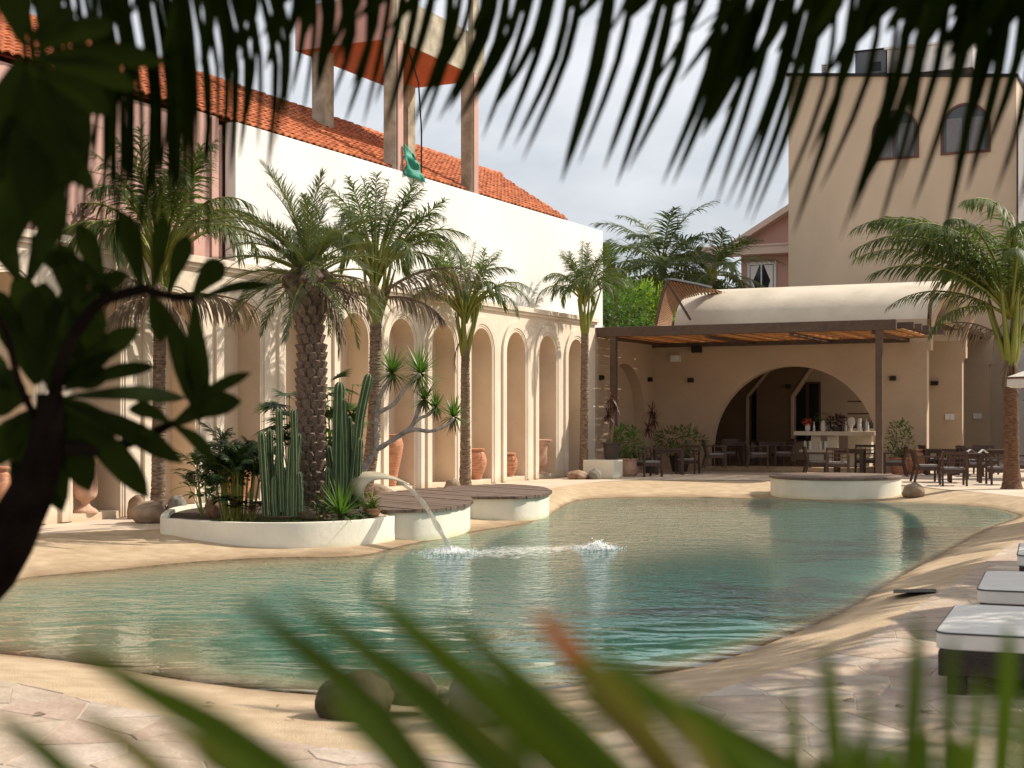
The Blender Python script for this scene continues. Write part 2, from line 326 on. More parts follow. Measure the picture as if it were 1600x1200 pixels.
mr = N('ShaderNodeMapRange', t); mr.inputs['From Max'].default_value = .16; mr.inputs['To Max'].default_value = .95; l(at_d.outputs['Fac'], mr.inputs[0]); l(mr.outputs[0], ms.inputs[0])
gl = N('ShaderNodeBsdfGlossy', t); gl.inputs['Roughness'].default_value = .025; l(bp.outputs[0], gl.inputs['Normal'])
fr = N('ShaderNodeFresnel', t); fr.inputs[0].default_value = 1.333; l(bp.outputs[0], fr.inputs['Normal']); m2 = N('ShaderNodeMixShader', t)
l(fr.outputs[0], m2.inputs[0]); l(tr.outputs[0], m2.inputs[1]); l(gl.outputs[0], m2.inputs[2]); l(m2.outputs[0], ms.inputs[1]); l(pb.outputs[0], ms.inputs[2]); l(ms.outputs[0], t.nodes['Material Output'].inputs[0])
JET, BUB = G(704, 862, WZ), G(934, 856, WZ)
TT = [-.2, 0, .05, .1, .15, .2, .25, .3, .35, .4, .45, .5, .55, .6, .65, .7, .75, .8, .85, .9, .95, 1]
rs = [[Vector((p.x, p.y, WZ+.001)) for p in ring(x)] for x in TT]
water = loft('pool_water', rs, wm, cap=True)
dp, cp, fp = [], [], []
for x, r in zip(TT, rs):
    for i, p in enumerate(r):
        d0 = min((RW[i]-RS[i]).length/3.2, 1.25)*min(1.55, max(.34, (p.x+5)/6.5))
        dp.append(min(1.1, (1-(1-max(x, 0))**2.3)*d0))
        d = min((p-JET).length*.9, (p-BUB).length)
        e1 = math.exp(-((p.x-JET.x-.7)/1.3)**2-((p.y-JET.y+.1)/2.2)**2); e2 = math.exp(-((p-BUB).length/.8)**2); fp.append(min(.60, .58*e1+.52*e2))
        far = max(0, min(1, (p.y-13)/9))
        cp.append(min(2.1, 1.9*math.exp(-(d/3.4)**2)+1.15*far+.05))
me = water.data
for nm, vals in (('depth', dp), ('chop', cp), ('foam', fp)):
    a = me.attributes.new(nm, 'FLOAT', 'POINT'); a.data.foreach_set('value', vals)
# flagstones: irregular cells, each proud of the floor
def inside(x, y, poly=[(p.x, p.y) for p in RO]):
    c = False; j = len(poly)-1
    for i in range(len(poly)):
        xi, yi = poly[i]; xj, yj = poly[j]
        if (yi > y) != (yj > y) and x < (xj-xi)*(y-yi)/(yj-yi)+xi: c = not c
        j = i
    return c
def cells(x0, x1, y0, y1, s, sx=1.0):
    nx, ny = int((x1-x0)/(s*sx)), int((y1-y0)/s); pt = {}
    for i in range(-1, nx+1):
        for j in range(-1, ny+1): pt[i,j] = (x0+(i+.5+R.uniform(-.38,.38))*s*sx, y0+(j+.5+R.uniform(-.36,.36))*s)
    o = []
    for i in range(nx):
        for j in range(ny):
            cx, cy = pt[i,j]; poly = [(cx-s*1.5,cy-s*1.5),(cx+s*1.5,cy-s*1.5),(cx+s*1.5,cy+s*1.5),(cx-s*1.5,cy+s*1.5)]
            for di in (-2,-1,0,1,2):
                for dj in (-2,-1,0,1,2):
                    if (di or dj) and (i+di, j+dj) in pt:
                        qx, qy = pt[i+di,j+dj]; mx_, my_ = (cx+qx)/2, (cy+qy)/2; nx_, ny_ = qx-cx, qy-cy; new = []
                        for k in range(len(poly)):
                            a, b = poly[k-1], poly[k]; da = (a[0]-mx_)*nx_+(a[1]-my_)*ny_; db = (b[0]-mx_)*nx_+(b[1]-my_)*ny_
                            if (da < 0) != (db < 0):
                                u = da/(da-db); new.append((a[0]+(b[0]-a[0])*u, a[1]+(b[1]-a[1])*u))
                            if db < 0: new.append(b)
                        poly = new
                        if not poly: break
                if not poly: break
            if len(poly) > 2: o.append((cx, cy, poly))
    return o
def stone_mb(mb, cx, cy, poly, g=.004, h=.005):
    pr = []
    for x, y in poly:
        d = math.hypot(x-cx, y-cy); k = max(0, 1-g/d*1.4); pr.append((cx+(x-cx)*k, cy+(y-cy)*k))
    n = len(pr); z = h+R.uniform(-.0015,.0015); tx, ty = R.uniform(-.004,.004), R.uniform(-.004,.004)
    mb.add([(x,y,0) for x,y in pr]+[(cx+(x-cx)*.985, cy+(y-cy)*.985, z+(x-cx)*tx+(y-cy)*ty) for x,y in pr],
           [tuple(range(n,2*n))]+[(i,(i+1)%n,n+(i+1)%n,n+i) for i in range(n)])
cl = []
for cx, cy, poly in cells(-7, 10, 5.6, 16.5, .40, 1.25)+cells(4, 13, 16.5, 26, .6, 1.2):
    if inside(cx, cy) and all(inside(*p) for p in poly): continue
    pp = []
    for x, y in poly:
        if inside(x, y):
            q = min(RO, key=lambda r: (r.x-x)**2+(r.y-y)**2); x, y = q.x, q.y
        pp.append((x, y))
    if inside(cx, cy): cx, cy = sum(p[0] for p in pp)/len(pp), sum(p[1] for p in pp)/len(pp)
    px, py = 800+F*cx/cy, HZ+F*H/cy
    cl.append((0 if (-40 < px < 1640 and py < 1230) else 1, cy, cx, pp))
cl.sort(key=lambda q: q[:2]); stf = MB()
for i, (fl, cy, cx, pp) in enumerate(cl):
    k = int(R.random()**1.1*4) % 4
    if i < 300 and not fl:
        b = MB(); stone_mb(b, cx, cy, pp); b.v = [(x-cx, y-cy, z) for x, y, z in b.v]
        b.build('flagstone', PAV[k], floor_, loc=(cx, cy, 0))
    else: stf.m = k; stone_mb(stf, cx, cy, pp)
tag(stf.build('flagstone_field', PAV, floor_), kind='stuff')
# drain grate in the rim by the loungers
g = empty('drain_grate', G(1440, 930, 0)+Vector((0,0,-.028)), .2, 'small metal drain grate of parallel bars let into the sandy pool rim', 'drain')
gp_ = G(1440, 930, -.05); gi = min(range(NS), key=lambda i: (RO[i].lerp(RW[i], .3)-gp_).length); gd = (RO[gi]-RW[gi]); gl_ = Vector((gd.x, gd.y, 0)).length; gu = Vector((gd.x/gl_, gd.y/gl_, 0)); gz = Vector((-gu.x*.22/gl_, -gu.y*.22/gl_, 1)).normalized()
gy = Vector((.25, 1, 0)); gy = (gy-gz*gy.dot(gz)).normalized(); gx = gy.cross(gz)
g.matrix_basis = Matrix.Translation(Vector((*RO[gi].lerp(RW[gi], .3).to_2d(), -.036))) @ Matrix((gx, gy, gz)).transposed().to_4x4()
b = MB(); b.box(-.20,.20,-.32,-.30,0,.03); b.box(-.20,.20,.30,.32,0,.03); b.box(-.20,-.18,-.30,.30,0,.03); b.box(.18,.20,-.30,.30,0,.03); b.build('grate_frame', M['stone'], g)
b = MB(); b.box(-.18,.18,-.30,.30,0,.006); b.build('drain_pit', M['dark'], g)
for i in range(8): b = MB(); b.box(-.012,.012,-.30,.30,.006,.032); b.build('grate_bar', M['stone'], g, loc=(-.154+i*.044,0,0))
# ------------------------------------------------------------------ arcade wall
AL0 = afor(349, B0); PER = (afor(887.5, B0)-AL0)/8; NW = PER*1.09/1.91
ZS = zfor(754, B0, afor(640, B0)-.0); ZS = .12
def archz(x, r, zsp): return zsp+math.sqrt(max(0, r*r-x*x))
AFC = 44.8                                # facade plane
K0, K1 = -5, 9
ar = empty('arcade_wall', Wp(B0, AL0, 0), UV, 'long cream garden wall of tall rounded niches with stepped arch mouldings beside the pool', 'wall')
r_ = NW/2; zsp = zfor(497.5, B0, afor(625, B0))-r_; zct = 4.36; DEP = .5; TB = .10
mw = MB(); NA = 14
# y runs along the wall (U), x out of it (V)
for k in range(K0, K1):
    y0 = k*PER; yL, yR = y0, y0+NW; y1 = y0+PER; cy = (yL+yR)/2
    mw.add([(0,yR,0),(0,y1,0),(0,y1,zct),(0,yR,zct)], [(0,1,2,3)])
    mw.add([(0,yL,0),(0,yR,0),(0,yR,ZS),(0,yL,ZS)], [(0,1,2,3)])
    A = [(cy-r_*math.cos(math.pi*i/NA), zsp+r_*math.sin(math.pi*i/NA)) for i in range(NA+1)]
    for i in range(NA): mw.add([(0,A[i][0],A[i][1]),(0,A[i+1][0],A[i+1][1]),(0,A[i+1][0],zct),(0,A[i][0],zct)], [(0,1,2,3)])
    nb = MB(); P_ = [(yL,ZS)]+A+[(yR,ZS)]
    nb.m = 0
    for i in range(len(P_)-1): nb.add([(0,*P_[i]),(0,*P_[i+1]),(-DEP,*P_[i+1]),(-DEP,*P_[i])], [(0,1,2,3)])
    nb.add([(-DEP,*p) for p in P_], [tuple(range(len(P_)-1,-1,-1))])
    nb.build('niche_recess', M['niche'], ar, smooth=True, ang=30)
    sb = MB(); sb.box(-DEP+.002, -.002, yL+.002, yR-.002, .02, ZS+.003); sb.build('niche_sill', M['stucco'], ar)
    # stepped archivolt
    mb = MB(); prof = [(0,.0),(0,.018),(.045,.018),(.045,.030),(.075,.030),(.075,.022),(.10,.022),(.10,.046),(.25,.054),(.27,.054),(.27,0)]
    path = [(0,-1,ZS-.10,0)]
    path = [(yL,.02,-1,0),(yL,zsp,-1,0)]+[(cy-r_*math.cos(math.pi*i/NA), zsp+r_*math.sin(math.pi*i/NA), -math.cos(math.pi*i/NA), math.sin(math.pi*i/NA)) for i in range(1,NA)]+[(yR,zsp,1,0),(yR,.02,1,0)]
    vs = [(h+.001, y+dy*q, z+dz*q) for y,z,dy,dz in path for q,h in prof]; n = len(prof)
    mb.add(vs, [(i*n+j,i*n+j+1,(i+1)*n+j+1,(i+1)*n+j) for i in range(len(path)-1) for j in range(n-1)])
    mb.build('arch_moulding', M['stucco'], ar, smooth=True, ang=25)
ye = AFC-AL0
yE = K1*PER
mw.box(-.5, -.001, K0*PER, yE, zct-.3, zct)
mw.build('wall', M['stucco'], ar)
b = MB(); b.box(-.55,.07,K0*PER-.3,afor(927,B0)-AL0+.15,zct,zct+.07); b.box(-.6,.12,K0*PER-.3,afor(927,B0)-AL0+.2,zct+.072,zct+.20); b.build('cornice', M['stucco'], ar, bevel=.012)
# pavilion side wall continuing the arcade plane, with a shallow blind arch
ya = afor(927,B0); 
pv = empty('pavilion', Wp(B0, AFC, 0), UV, 'sand coloured pavilion with a vaulted pale roof and one huge round dark archway', 'building')
sw = MB(); zt = 4.05; a1, a2 = afor(943,B0)-AFC, afor(1008,B0)-AFC; cy = (a1+a2)/2; rr = (a2-a1)/2; zq = zfor(568,B0,afor(975,B0))-rr
yst = max(ya, AL0+yE)-AFC
P_ = [(a1,.0)]+[(cy-rr*math.cos(math.pi*i/20), zq+rr*math.sin(math.pi*i/20)) for i in range(21)]+[(a2,.0)]
sw.add([(.0,yst,0),(.0,a1,0),(.0,a1,zt),(.0,yst,zt)], [(0,1,2,3)]); sw.add([(0,a2,0),(0,0,0),(0,0,zt),(0,a2,zt)], [(0,1,2,3)])
for i in range(len(P_)-1):
    sw.add([(0,*P_[i]),(0,*P_[i+1]),(0,P_[i+1][0],zt),(0,P_[i][0],zt)], [(0,1,2,3)]); sw.add([(0,*P_[i]),(0,*P_[i+1]),(-.35,*P_[i+1]),(-.35,*P_[i])], [(0,1,2,3)])
sw.add([(-.35,*p) for p in P_], [tuple(range(len(P_)))])
sw.box(-.4,0.0,yst,0,zt,zt+.1); sw.build('side_wall', M['facade'], pv)
# facade with the round archway; x along V, y into the building
bb = lambda px: bfor(px, AFC)-B0
xa, xR_ = bb(1238), bb(1448); RA = 2.62; zc = .62; zf = 4.6; TK = .38
fw = MB(); NB = 40
Q = [(xa-RA*math.cos(math.pi*i/NB), zc+RA*math.sin(math.pi*i/NB)) for i in range(NB+1)]; Q = [(Q[0][0],0)]+Q+[(Q[-1][0],0)]
for y in (0, TK):
    fw.add([(0,y,0),(Q[0][0],y,0),(Q[0][0],y,zf),(0,y,zf)], [(0,1,2,3)]); fw.add([(Q[-1][0],y,0),(xR_,y,0),(xR_,y,zf),(Q[-1][0],y,zf)], [(0,1,2,3)])
    for i in range(1, len(Q)-2): fw.add([(Q[i][0],y,Q[i][1]),(Q[i+1][0],y,Q[i+1][1]),(Q[i+1][0],y,zf),(Q[i][0],y,zf)], [(0,1,2,3)])
for i in range(len(Q)-1): fw.add([(Q[i][0],0,Q[i][1]),(Q[i+1][0],0,Q[i+1][1]),(Q[i+1][0],TK,Q[i+1][1]),(Q[i][0],TK,Q[i][1])], [(0,1,2,3)])
fw.add([(xR_,0,0),(xR_,TK,0),(xR_,TK,zf),(xR_,0,zf)], [(0,1,2,3)])
fw.build('facade_wall', M['facade'], pv)
# three big arches receding to the right of the facade
def big_arch(y, th, x0, m, nm, left=None):
    z1 = 4.05; w = 5.4; hgt = 1.72; zz = 5.98; b = MB(); prof = []
    n = 24; prof = [(x0,0),(x0,3.62),(x0+.12,3.66),(x0+.12,z1)]+[(x0+.12+1.5*(1-math.cos(math.pi*i/n)), z1+hgt*math.sin(math.pi*i/n)) for i in range(1,n//2+1)]+[(x0+.12+w-.3,z1+hgt)]+[(x0+.12+w,z1),(x0+.12+w,0)]
    for yy in (y, y+th):
        for i in range(1, len(prof)-2):
            p, q = prof[i], prof[i+1]
            if abs(p[0]-q[0]) > 1e-4: b.add([(p[0],yy,p[1]),(q[0],yy,q[1]),(q[0],yy,zz),(p[0],yy,zz)], [(0,1,2,3)])
        if left is not None: b.add([(left,yy,0),(x0,yy,0),(x0,yy,zz),(left,yy,zz)], [(0,1,2,3)])
        e = x0+.12+w; b.add([(e,yy,0),(e+2.5,yy,0),(e+2.5,yy,zz),(e,yy,zz)], [(0,1,2,3)])
    for i in range(len(prof)-1):
        p, q = prof[i], prof[i+1]; b.add([(p[0],y,p[1]),(q[0],y,q[1]),(q[0],y+th,q[1]),(p[0],y+th,p[1])], [(0,1,2,3)])
    lf = left if left is not None else x0
    b.add([(lf,y,zz),(x0+w+2.62,y,zz),(x0+w+2.62,y+th,zz),(lf,y+th,zz)], [(0,1,2,3)])
    o = b.build(nm, m, pv)
xe = bb(1448)
big_arch(51.4-AFC, .4, xe, M['facade'], 'arched_wall', left=xe-8.65)
big_arch(57.7-AFC, .4, xe, M['facade'], 'arched_wall', left=xe-8.65)
# barrel vault
xv0, xv1 = bb(1052), xe+9; vb = MB(); nv = 26; ya_, yb_ = .05, 6.6; vs = []
zv = 5.97; zbv = 4.25
def vprof(i, k=0): 
    t = math.pi*i/nv; return ((ya_+yb_)/2-(yb_-ya_)/2*math.cos(t)*(1-k), zbv+(zv-zbv-k)*abs(math.sin(t))**.8)
for X in (xv0, xe+.001):
    vs += [(X, *vprof(i)) for i in range(nv+1)]
vb.add(vs, [(i,i+1,nv+2+i,nv+1+i) for i in range(nv)])
def vy(z): return (ya_+yb_)/2-(yb_-ya_)/2*math.cos(math.asin(min(1, max(0, (z-zbv)/(zv-zbv))**1.25)))
AC = [(xe+.12, 4.05)]+[(xe+.12+1.5*(1-math.cos(math.pi*i/24)), 4.05+1.76*math.sin(math.pi*i/24)) for i in range(1, 13)]+[(xe+5.2, 5.81)]
fa = MB()
for i in range(len(AC)-1):
    (xa_, za_), (xb_, zb_) = AC[i], AC[i+1]
    for k in range(8):      # vault surface above the arch curve
        q = []
        for X_, z_, u in ((xa_,za_+.1,k/8),(xb_,zb_+.1,k/8),(xb_,zb_+.1,(k+1)/8),(xa_,za_+.1,(k+1)/8)): zz_ = z_+(zv-z_)*u; q.append((X_, vy(zz_) if zz_ > zbv else 0, zz_))
        vb.add(q, [(0,1,2,3)])
    fa.add([(xa_,0,za_),(xb_,0,zb_),(xb_,0,zb_+.1),(xa_,0,za_+.1)], [(0,1,2,3)]); fa.add([(xa_,0,za_+.1),(xb_,0,zb_+.1),(xb_,vy(zb_+.1),zb_+.1),(xa_,vy(za_+.1),za_+.1)], [(0,1,2,3)])
    fa.add([(xa_,0,za_),(xb_,0,zb_),(xb_,vy(zb_)+.35,zb_),(xa_,vy(za_)+.35,za_)], [(0,1,2,3)])
fa.box(xe+.001, xe+.119, -.001, .38, 3.66, 4.16); fa.box(xe+5.2, xe+7.8, 0, .5, 0, 5.95); fa.build('arch_band', M['facade'], pv); vb.add([(xv0,*vprof(i)) for i in range(nv+1)], [tuple(range(nv+1))]); None
vb.build('vault_roof', M['vault'], pv, smooth=True, ang=40)
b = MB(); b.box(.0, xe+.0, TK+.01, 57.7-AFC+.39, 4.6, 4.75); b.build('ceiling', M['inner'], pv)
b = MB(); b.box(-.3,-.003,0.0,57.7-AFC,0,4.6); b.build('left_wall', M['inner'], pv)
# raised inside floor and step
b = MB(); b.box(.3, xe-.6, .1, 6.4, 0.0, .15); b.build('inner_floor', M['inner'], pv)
b = MB(); b.box(bb(1098), bb(1385), -.75, .1, 0, .14); b.build('entrance_step', M['sand'], pv, bevel=.02)
# inside: slanting buttress ribs against dark windows
def slab(poly, y0, y1, nm, m, par=pv): b = MB(); b.prismy(poly, y0, y1); return b.build(nm, m, par)
def bi(px, y): return bfor(px, AFC+y)-B0
for p0, p1, pt in ((1106,1170,1222),(1182,1240,1284)):
    y = 4.2; x0, x1, x2 = bi(p0,y), bi(p1,y), bi(pt,y)
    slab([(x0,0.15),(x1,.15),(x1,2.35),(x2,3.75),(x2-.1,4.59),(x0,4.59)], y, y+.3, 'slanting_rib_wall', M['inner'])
    b = MB(); b.bar((x1-.04,y-.02,.16),(x1-.04,y-.02,2.35),.09,.05,(0,1,0)); b.bar((x1-.04,y-.02,2.35),(x2-.04,y-.02,3.75),.09,.05,(0,1,0)); b.build('lit_rib_edge', M['facade'], pv)  # paler strip puts the light on the rib's edge into colour
b = MB(); b.box(bi(1325,2.6), xe-.7, 2.6, 3.0, .16, 1.30); b.build('back_bar', M['counter'], pv)
b = MB(); b.box(bi(1325,3.2), xe-.7, 3.1, 3.3, 1.75, 1.80); b.box(bi(1325,3.2), xe-.7, 3.1, 3.3, 2.15, 2.20); b.build('back_bar_shelf', M['furniture'], pv)
for p0, p1 in ((1104,1124),(1174,1196),(1243,1262),(1262,1282)):
    y = 6.52; x0, x1 = bi(p0,y), bi(p1,y)
    w = MB(); w.box(x0,x1,y,y+.06,.8,2.9); w = w.build('window', M['frame'], pv)
    g2 = MB(); g2.box(x0+.06,x1-.06,y-.02,y-.005,.86,2.84); g2.build('pane', M['glass'], w)
b = MB(); b.box(bi(1100,6.3), bi(1240,6.3), 6.1, 6.3, .16, .72); b.build('window_bench', M['counter'], pv)
# wall lamps, speakers, switch plates
for px, py in ((1079,594),(1395,591),(1160,592),(1232,604)):
    ins = px in (1160,1232); a = AFC+(4.17 if ins else -.06); p = Vector((bfor(px,a)-B0, a-AFC, zfor(py,bfor(px,a),a)))
    b = MB(); b.box(-.09,.09,-.06,.055,-.07,.07); b.box(-.06,.06,-.10,-.0605,-.04,.04); b.build('wall_lamp', M['dark'], pv, loc=p)
for px, py in ((937,590),(1013,593)):
    a = afor(px,B0); b = MB(); b.box(.0,.1,-.07,.07,-.07,.07); b.box(.1,.14,-.04,.04,-.05,.05); b.build('wall_lamp', M['dark'], pv, loc=(0,a-AFC,zfor(py,B0,a)))
for px, py in ((1088,546),(1055,560)):
    a = AFC-.16; b = MB(); b.box(-.14,.14,-.1,.155,-.1,.1); b.box(-.10,.10,-.13,-.1005,-.07,.07); b.build('wall_speaker', M['dark' if px==1088 else 'ac'], pv, loc=(bfor(px,a)-B0,a-AFC,zfor(py,bfor(px,a),a)))
for px, py, yy in ((1484,651,6.57),(1527,650,12.87)):
    a = AFC+yy; b = MB(); b.box(-.15,-.005,-.02,.02,-.1,.1); b.box(.005,.15,-.02,.02,-.1,.1); b.build('switch_plate', M['ac'], pv, loc=(bfor(px,a)-B0,yy,zfor(py,bfor(px,a),a)))
b = MB(); b.box(-.12,.12,-.15,.015,-.07,.07); b.build('wall_lamp', M['dark'], pv, loc=(bfor(1456,AFC+6.57)-B0+.1,6.57,zfor(599,bfor(1456,AFC+6.57),AFC+6.57)))
# white block by the left post
b = MB(); b.box(-.45,.45,-.35,.35,0,.5); tag(b.build('plant_plinth', M['drum'], loc=G(938,748)+Vector((.1,.5,0)), rz=UV, bevel=.02), 'low ivory plaster block beside the last palm carrying a dark pot', 'plinth')
# ------------------------------------------------------------------ bamboo sail at the left end of the vault
bs = empty('bamboo_canopy', Wp(B0+xv0, AFC, 4.3), UV, 'curved bamboo lined shell leaning out from the left end of the pale vault', 'canopy')
Yc = 45.5; CA = [at(1025,508,Yc), at(1030,485,Yc), at(1036,460,Yc), at(1043,438,Yc), at(1085,446,Yc+1.2), at(1132,457,Yc+2.6)]
CB = [at(1048,508,Yc+1), at(1050,497,Yc+1), at(1056,480,Yc+1.2), at(1066,467,Yc+1.6), at(1092,460,Yc+2.2), at(1134,458,Yc+3)]
rot = Matrix.Rotation(-UV, 3, 'Z'); org = Wp(B0+xv0, AFC, 4.3)
def rsm(c, n): 
    o = []
    for i in range(n): t = i/(n-1)*(len(c)-1); j = min(int(t), len(c)-2); o.append(c[j].lerp(c[j+1], t-j))
    return o
la, lb = rsm(CA, 40), rsm(CB, 40)
ss = MB(); off = Vector((-.05,.12,.05))
vs = [rot @ (p+off-org) for p in la]+[rot @ (p+off-org) for p in lb]; ss.add(vs, [(i,i+1,41+i,40+i) for i in range(39)]); ss.build('shell', M['vault'], bs)
for i in range(40):
    b = MB(); p, q = rot @ (la[i]-org), rot @ (lb[i]-org); b.tube([p, (p+q)/2+Vector((0,0,-.02)), q], .032, 6); b.build('bamboo_cane', M['bamboo2'], bs)
b = MB(); b.tube([rot @ (p-org) for p in (CA[0],CA[1],CA[2],CA[3])], .04, 6); b.build('edge_beam', M['steel'], bs)
b = MB(); b.bar(rot @ (at(1043,441,Yc)-org), rot @ (at(1079,500,Yc+.2)-org), .06, .06); b.build('strut', M['steel'], bs)
b = MB()
for i in range(12):
    p, q = la[23+i].lerp(la[23+i],0), la[min(39,24+i)]; b.bar(rot @ (p-org)+Vector((0,0,.05)), rot @ (q-org)+Vector((0,0,.05)), .22, .06)
b.build('ridge_capping', M['greybox'], bs)
# ------------------------------------------------------------------ pergola
AP = 40.15; pg = empty('pergola', Wp(B0, AP, 0), UV, 'dark brown post pergola with a bamboo pole ceiling in front of the archway', 'pergola')
bp_ = lambda px: bfor(px, AP)-B0
x0, x1 = bp_(930), bp_(1395); ZB = 4.0; yB = AFC-AP
for px in (959, 1374):
    x = bp_(px); b = MB(); b.box(x-.09,x+.09,-.09,.09,.03,ZB+.02); b.build('post', M['steel'], pg, bevel=.008)
    b = MB(); b.box(x-.15,x+.15,-.15,.15,0,.03); b.build('post_foot', M['dark'], pg)
b = MB(); b.box(x0, x1+.1, -.10, .06, ZB+.02, ZB+.30); b.build('front_beam', M['steel'], pg, bevel=.01)
for i in range(1, 6):
    y = yB*i/5.6; b = MB(); b.box(.02, x1+.35+.06*i, y-.06, y+.06, ZB+.09, ZB+.27); b.build('cross_beam', M['steel'], pg, bevel=.008)
b = MB(); b.box(bb(1020)-.0, xe-.5, yB-.10, yB-.01, ZB-.10, ZB+.08); b.build('wall_plate', M['steel'], pg)
for px in (945, 1090, 1222, 1350):
    x = bp_(px)+.25; b = MB(); b.box(x-.06,x+.06,.07,yB-.11,ZB-.07,ZB+.01); b.build('rafter', M['steel'], pg)
mes = None; n = 0; x = .04
cane = MB(); cane.tube([(0,.065,0),(0,yB*.33,.0),(0,yB*.66,-.01),(0,yB-.12,0)], .021, 6); canes = [cane.data('bamboo_pole', M['bamboo']), cane.data('bamboo_pole', M['bamboo3'])]
while x < x1+.25 and n < 295:
    inst('bamboo_pole', canes[R.choice((0,0,1))], pg, (x, 0, ZB+.035+R.uniform(-.011,.011)), (0,0,R.uniform(-.006,.006)), (R.uniform(1.0,1.1), 1, 1)); x += .0425 if x < 3.2 else R.choice((.0425,.043,.0425,.055,.0425,.044,.0425,.043,.068)); n += 1
# ------------------------------------------------------------------ white wall, tiled roofs, pink house wall behind the arcade
BW = -17.2
aw0, aw1 = afor(368,BW), afor(942,BW); zw = zfor(190,BW,aw0)
ww = MB(); ww.box(-.25,0,0,aw1-aw0,0,zw); o = ww.build('boundary_wall', M['white'], loc=Wp(BW,aw0,0), rz=UV, bevel=.015)
tag(o, 'tall blank white wall rising behind the arcade below the orange tiles', 'wall')
hs = empty('tiled_house', Wp(BW-.3, aw0, 0), UV, 'house with a long orange clay tile roof and dusty pink wall behind the arcade', 'house')
a_h0 = -13; a_h1 = aw1-aw0-2.5
b = MB(); b.box(-6,-.001,a_h0,-.02,0,zw-.05); b.build('pink_wall', M['pink'], hs)
b = MB(); b.box(-6,-.3,-.01,a_h1-1,0,zw-.15); b.build('rear_wall', M['pink'], hs)
b = MB(); b.box(.0,.12,-1.05,-.35,0,zw+.05); b.box(.13,.16,-.55,-.34,0,zw+.02); b.build('corner_pilaster', M['pink'], hs, bevel=.01)
for i in range(4): b = MB(); b.box(.002,.008,a_h0,-1.1,4.3+i*.8,4.31+i*.8); b.build('wall_joint', M['pink'], hs)
zr = zfor(95, BW-3.2, afor(262,BW-3.2)); ze = zw+.05; dx = -3.2
th = math.atan2(zr-ze, 3.2+.1); sl = math.hypot(zr-ze, 3.3)
ti = MB(); tw, tl = .23, .26; rows = int(sl/tl); ridge_end = afor(792, BW-3.2)-aw0; eave_end = afor(900,BW)-aw0
def tile(mb, o, ax, ay, az):
    n = 6; vs = []
    for e, lift in ((0,.035),(1,.0)):
        for i in range(n+1):
            u = i/n; h = .045*math.sin(u*math.pi*1.0)**1.0 if u < .62 else .045*math.sin(.62*math.pi)*(1-(u-.62)/.38)-.008
            vs.append(o+ax*(u*tw)+ay*(e*(tl+.04))+az*(h+lift))
    vs += [v-az*.028 for v in vs[:n+1]]
    mb.add(vs, [(i,i+1,n+2+i,n+1+i) for i in range(n)]+[(2*n+2+i,2*n+3+i,i+1,i) for i in range(n)])
ax = Vector((0,1,0)); ay = Vector((-math.cos(th),0,math.sin(th))); az = Vector((math.sin(th),0,math.cos(th)))
for r in range(rows+1):
    k = r/rows; e1 = eave_end+(ridge_end-eave_end)*k; n = int((e1-a_h0)/tw)
    for i in range(n): tile(ti, Vector((.12,a_h0+i*tw,ze))+ay*(r*tl)+Vector((0,R.uniform(-.006,.006),R.uniform(-.006,.006))), ax, ay, az)
tag(ti.build('roof_tiles', M['tile'], hs, smooth=True, ang=50), kind='stuff')
b = MB(); b.add([(.05,a_h0,ze-.03),(.05,eave_end-.1,ze-.03),(dx,ridge_end,zr-.06),(dx,a_h0,zr-.06),(2*dx,a_h0,ze),(2*dx,eave_end,ze)], [(0,1,2,3),(3,2,5,4),(1,5,2)]); b.build('roof_deck', M['brickred'], hs)
rt = MB(); rt.tube([(0,0,0),(0,.36,.02)], [.095,.115], 8); rt = rt.data('ridge_tile', M['tile'])
y = a_h0; n = 0
while y < ridge_end: inst('ridge_tile', rt, hs, (dx,y,zr+R.uniform(-.01,.01))); y += .33
P0, P1 = Vector((dx,ridge_end,zr)), Vector((.08,eave_end,ze+.05)); d = P1-P0; n = int(d.length/.33)
for i in range(n): inst('ridge_tile', rt, hs, P1-d*(i+1)/n, (math.atan2(-d.z, math.hypot(d.x,d.y))+math.pi, 0, math.atan2(-d.x,d.y)))
# dark board standing in for the shade of the open eave gap
b = MB(); b.box(-.9,-.26,afor(590,BW)-aw0,afor(722,BW)-aw0,zw-.02,zw+.04); b.build('eave_gap_shade', M['wood'], hs)
# low lean-to roof at the far left
lt = empty('lean_to_roof', Wp(BW-.3, afor(-60,BW-.3), 0), UV, 'low orange tiled lean-to roof glimpsed behind the left end of the arcade', 'roof')
Ln = afor(205,BW)-afor(-60,BW); z0_ = zct+.25; z1_ = z0_+1.15; th2 = math.atan2(1.15, 2.2); ay2 = Vector((-math.cos(th2),0,math.sin(th2))); az2 = Vector((math.sin(th2),0,math.cos(th2)))
t2 = MB()
for r in range(9):
    for i in range(int(Ln/tw)): tile(t2, Vector((0,i*tw,z0_))+ay2*(r*tl), ax, ay2, az2)
tag(t2.build('roof_tiles', M['tile'], lt, smooth=True, ang=50), kind='stuff'); b = MB(); b.box(-2.3,-.05,0,Ln,0,z0_-.05); b.build('wall', M['pink'], lt)
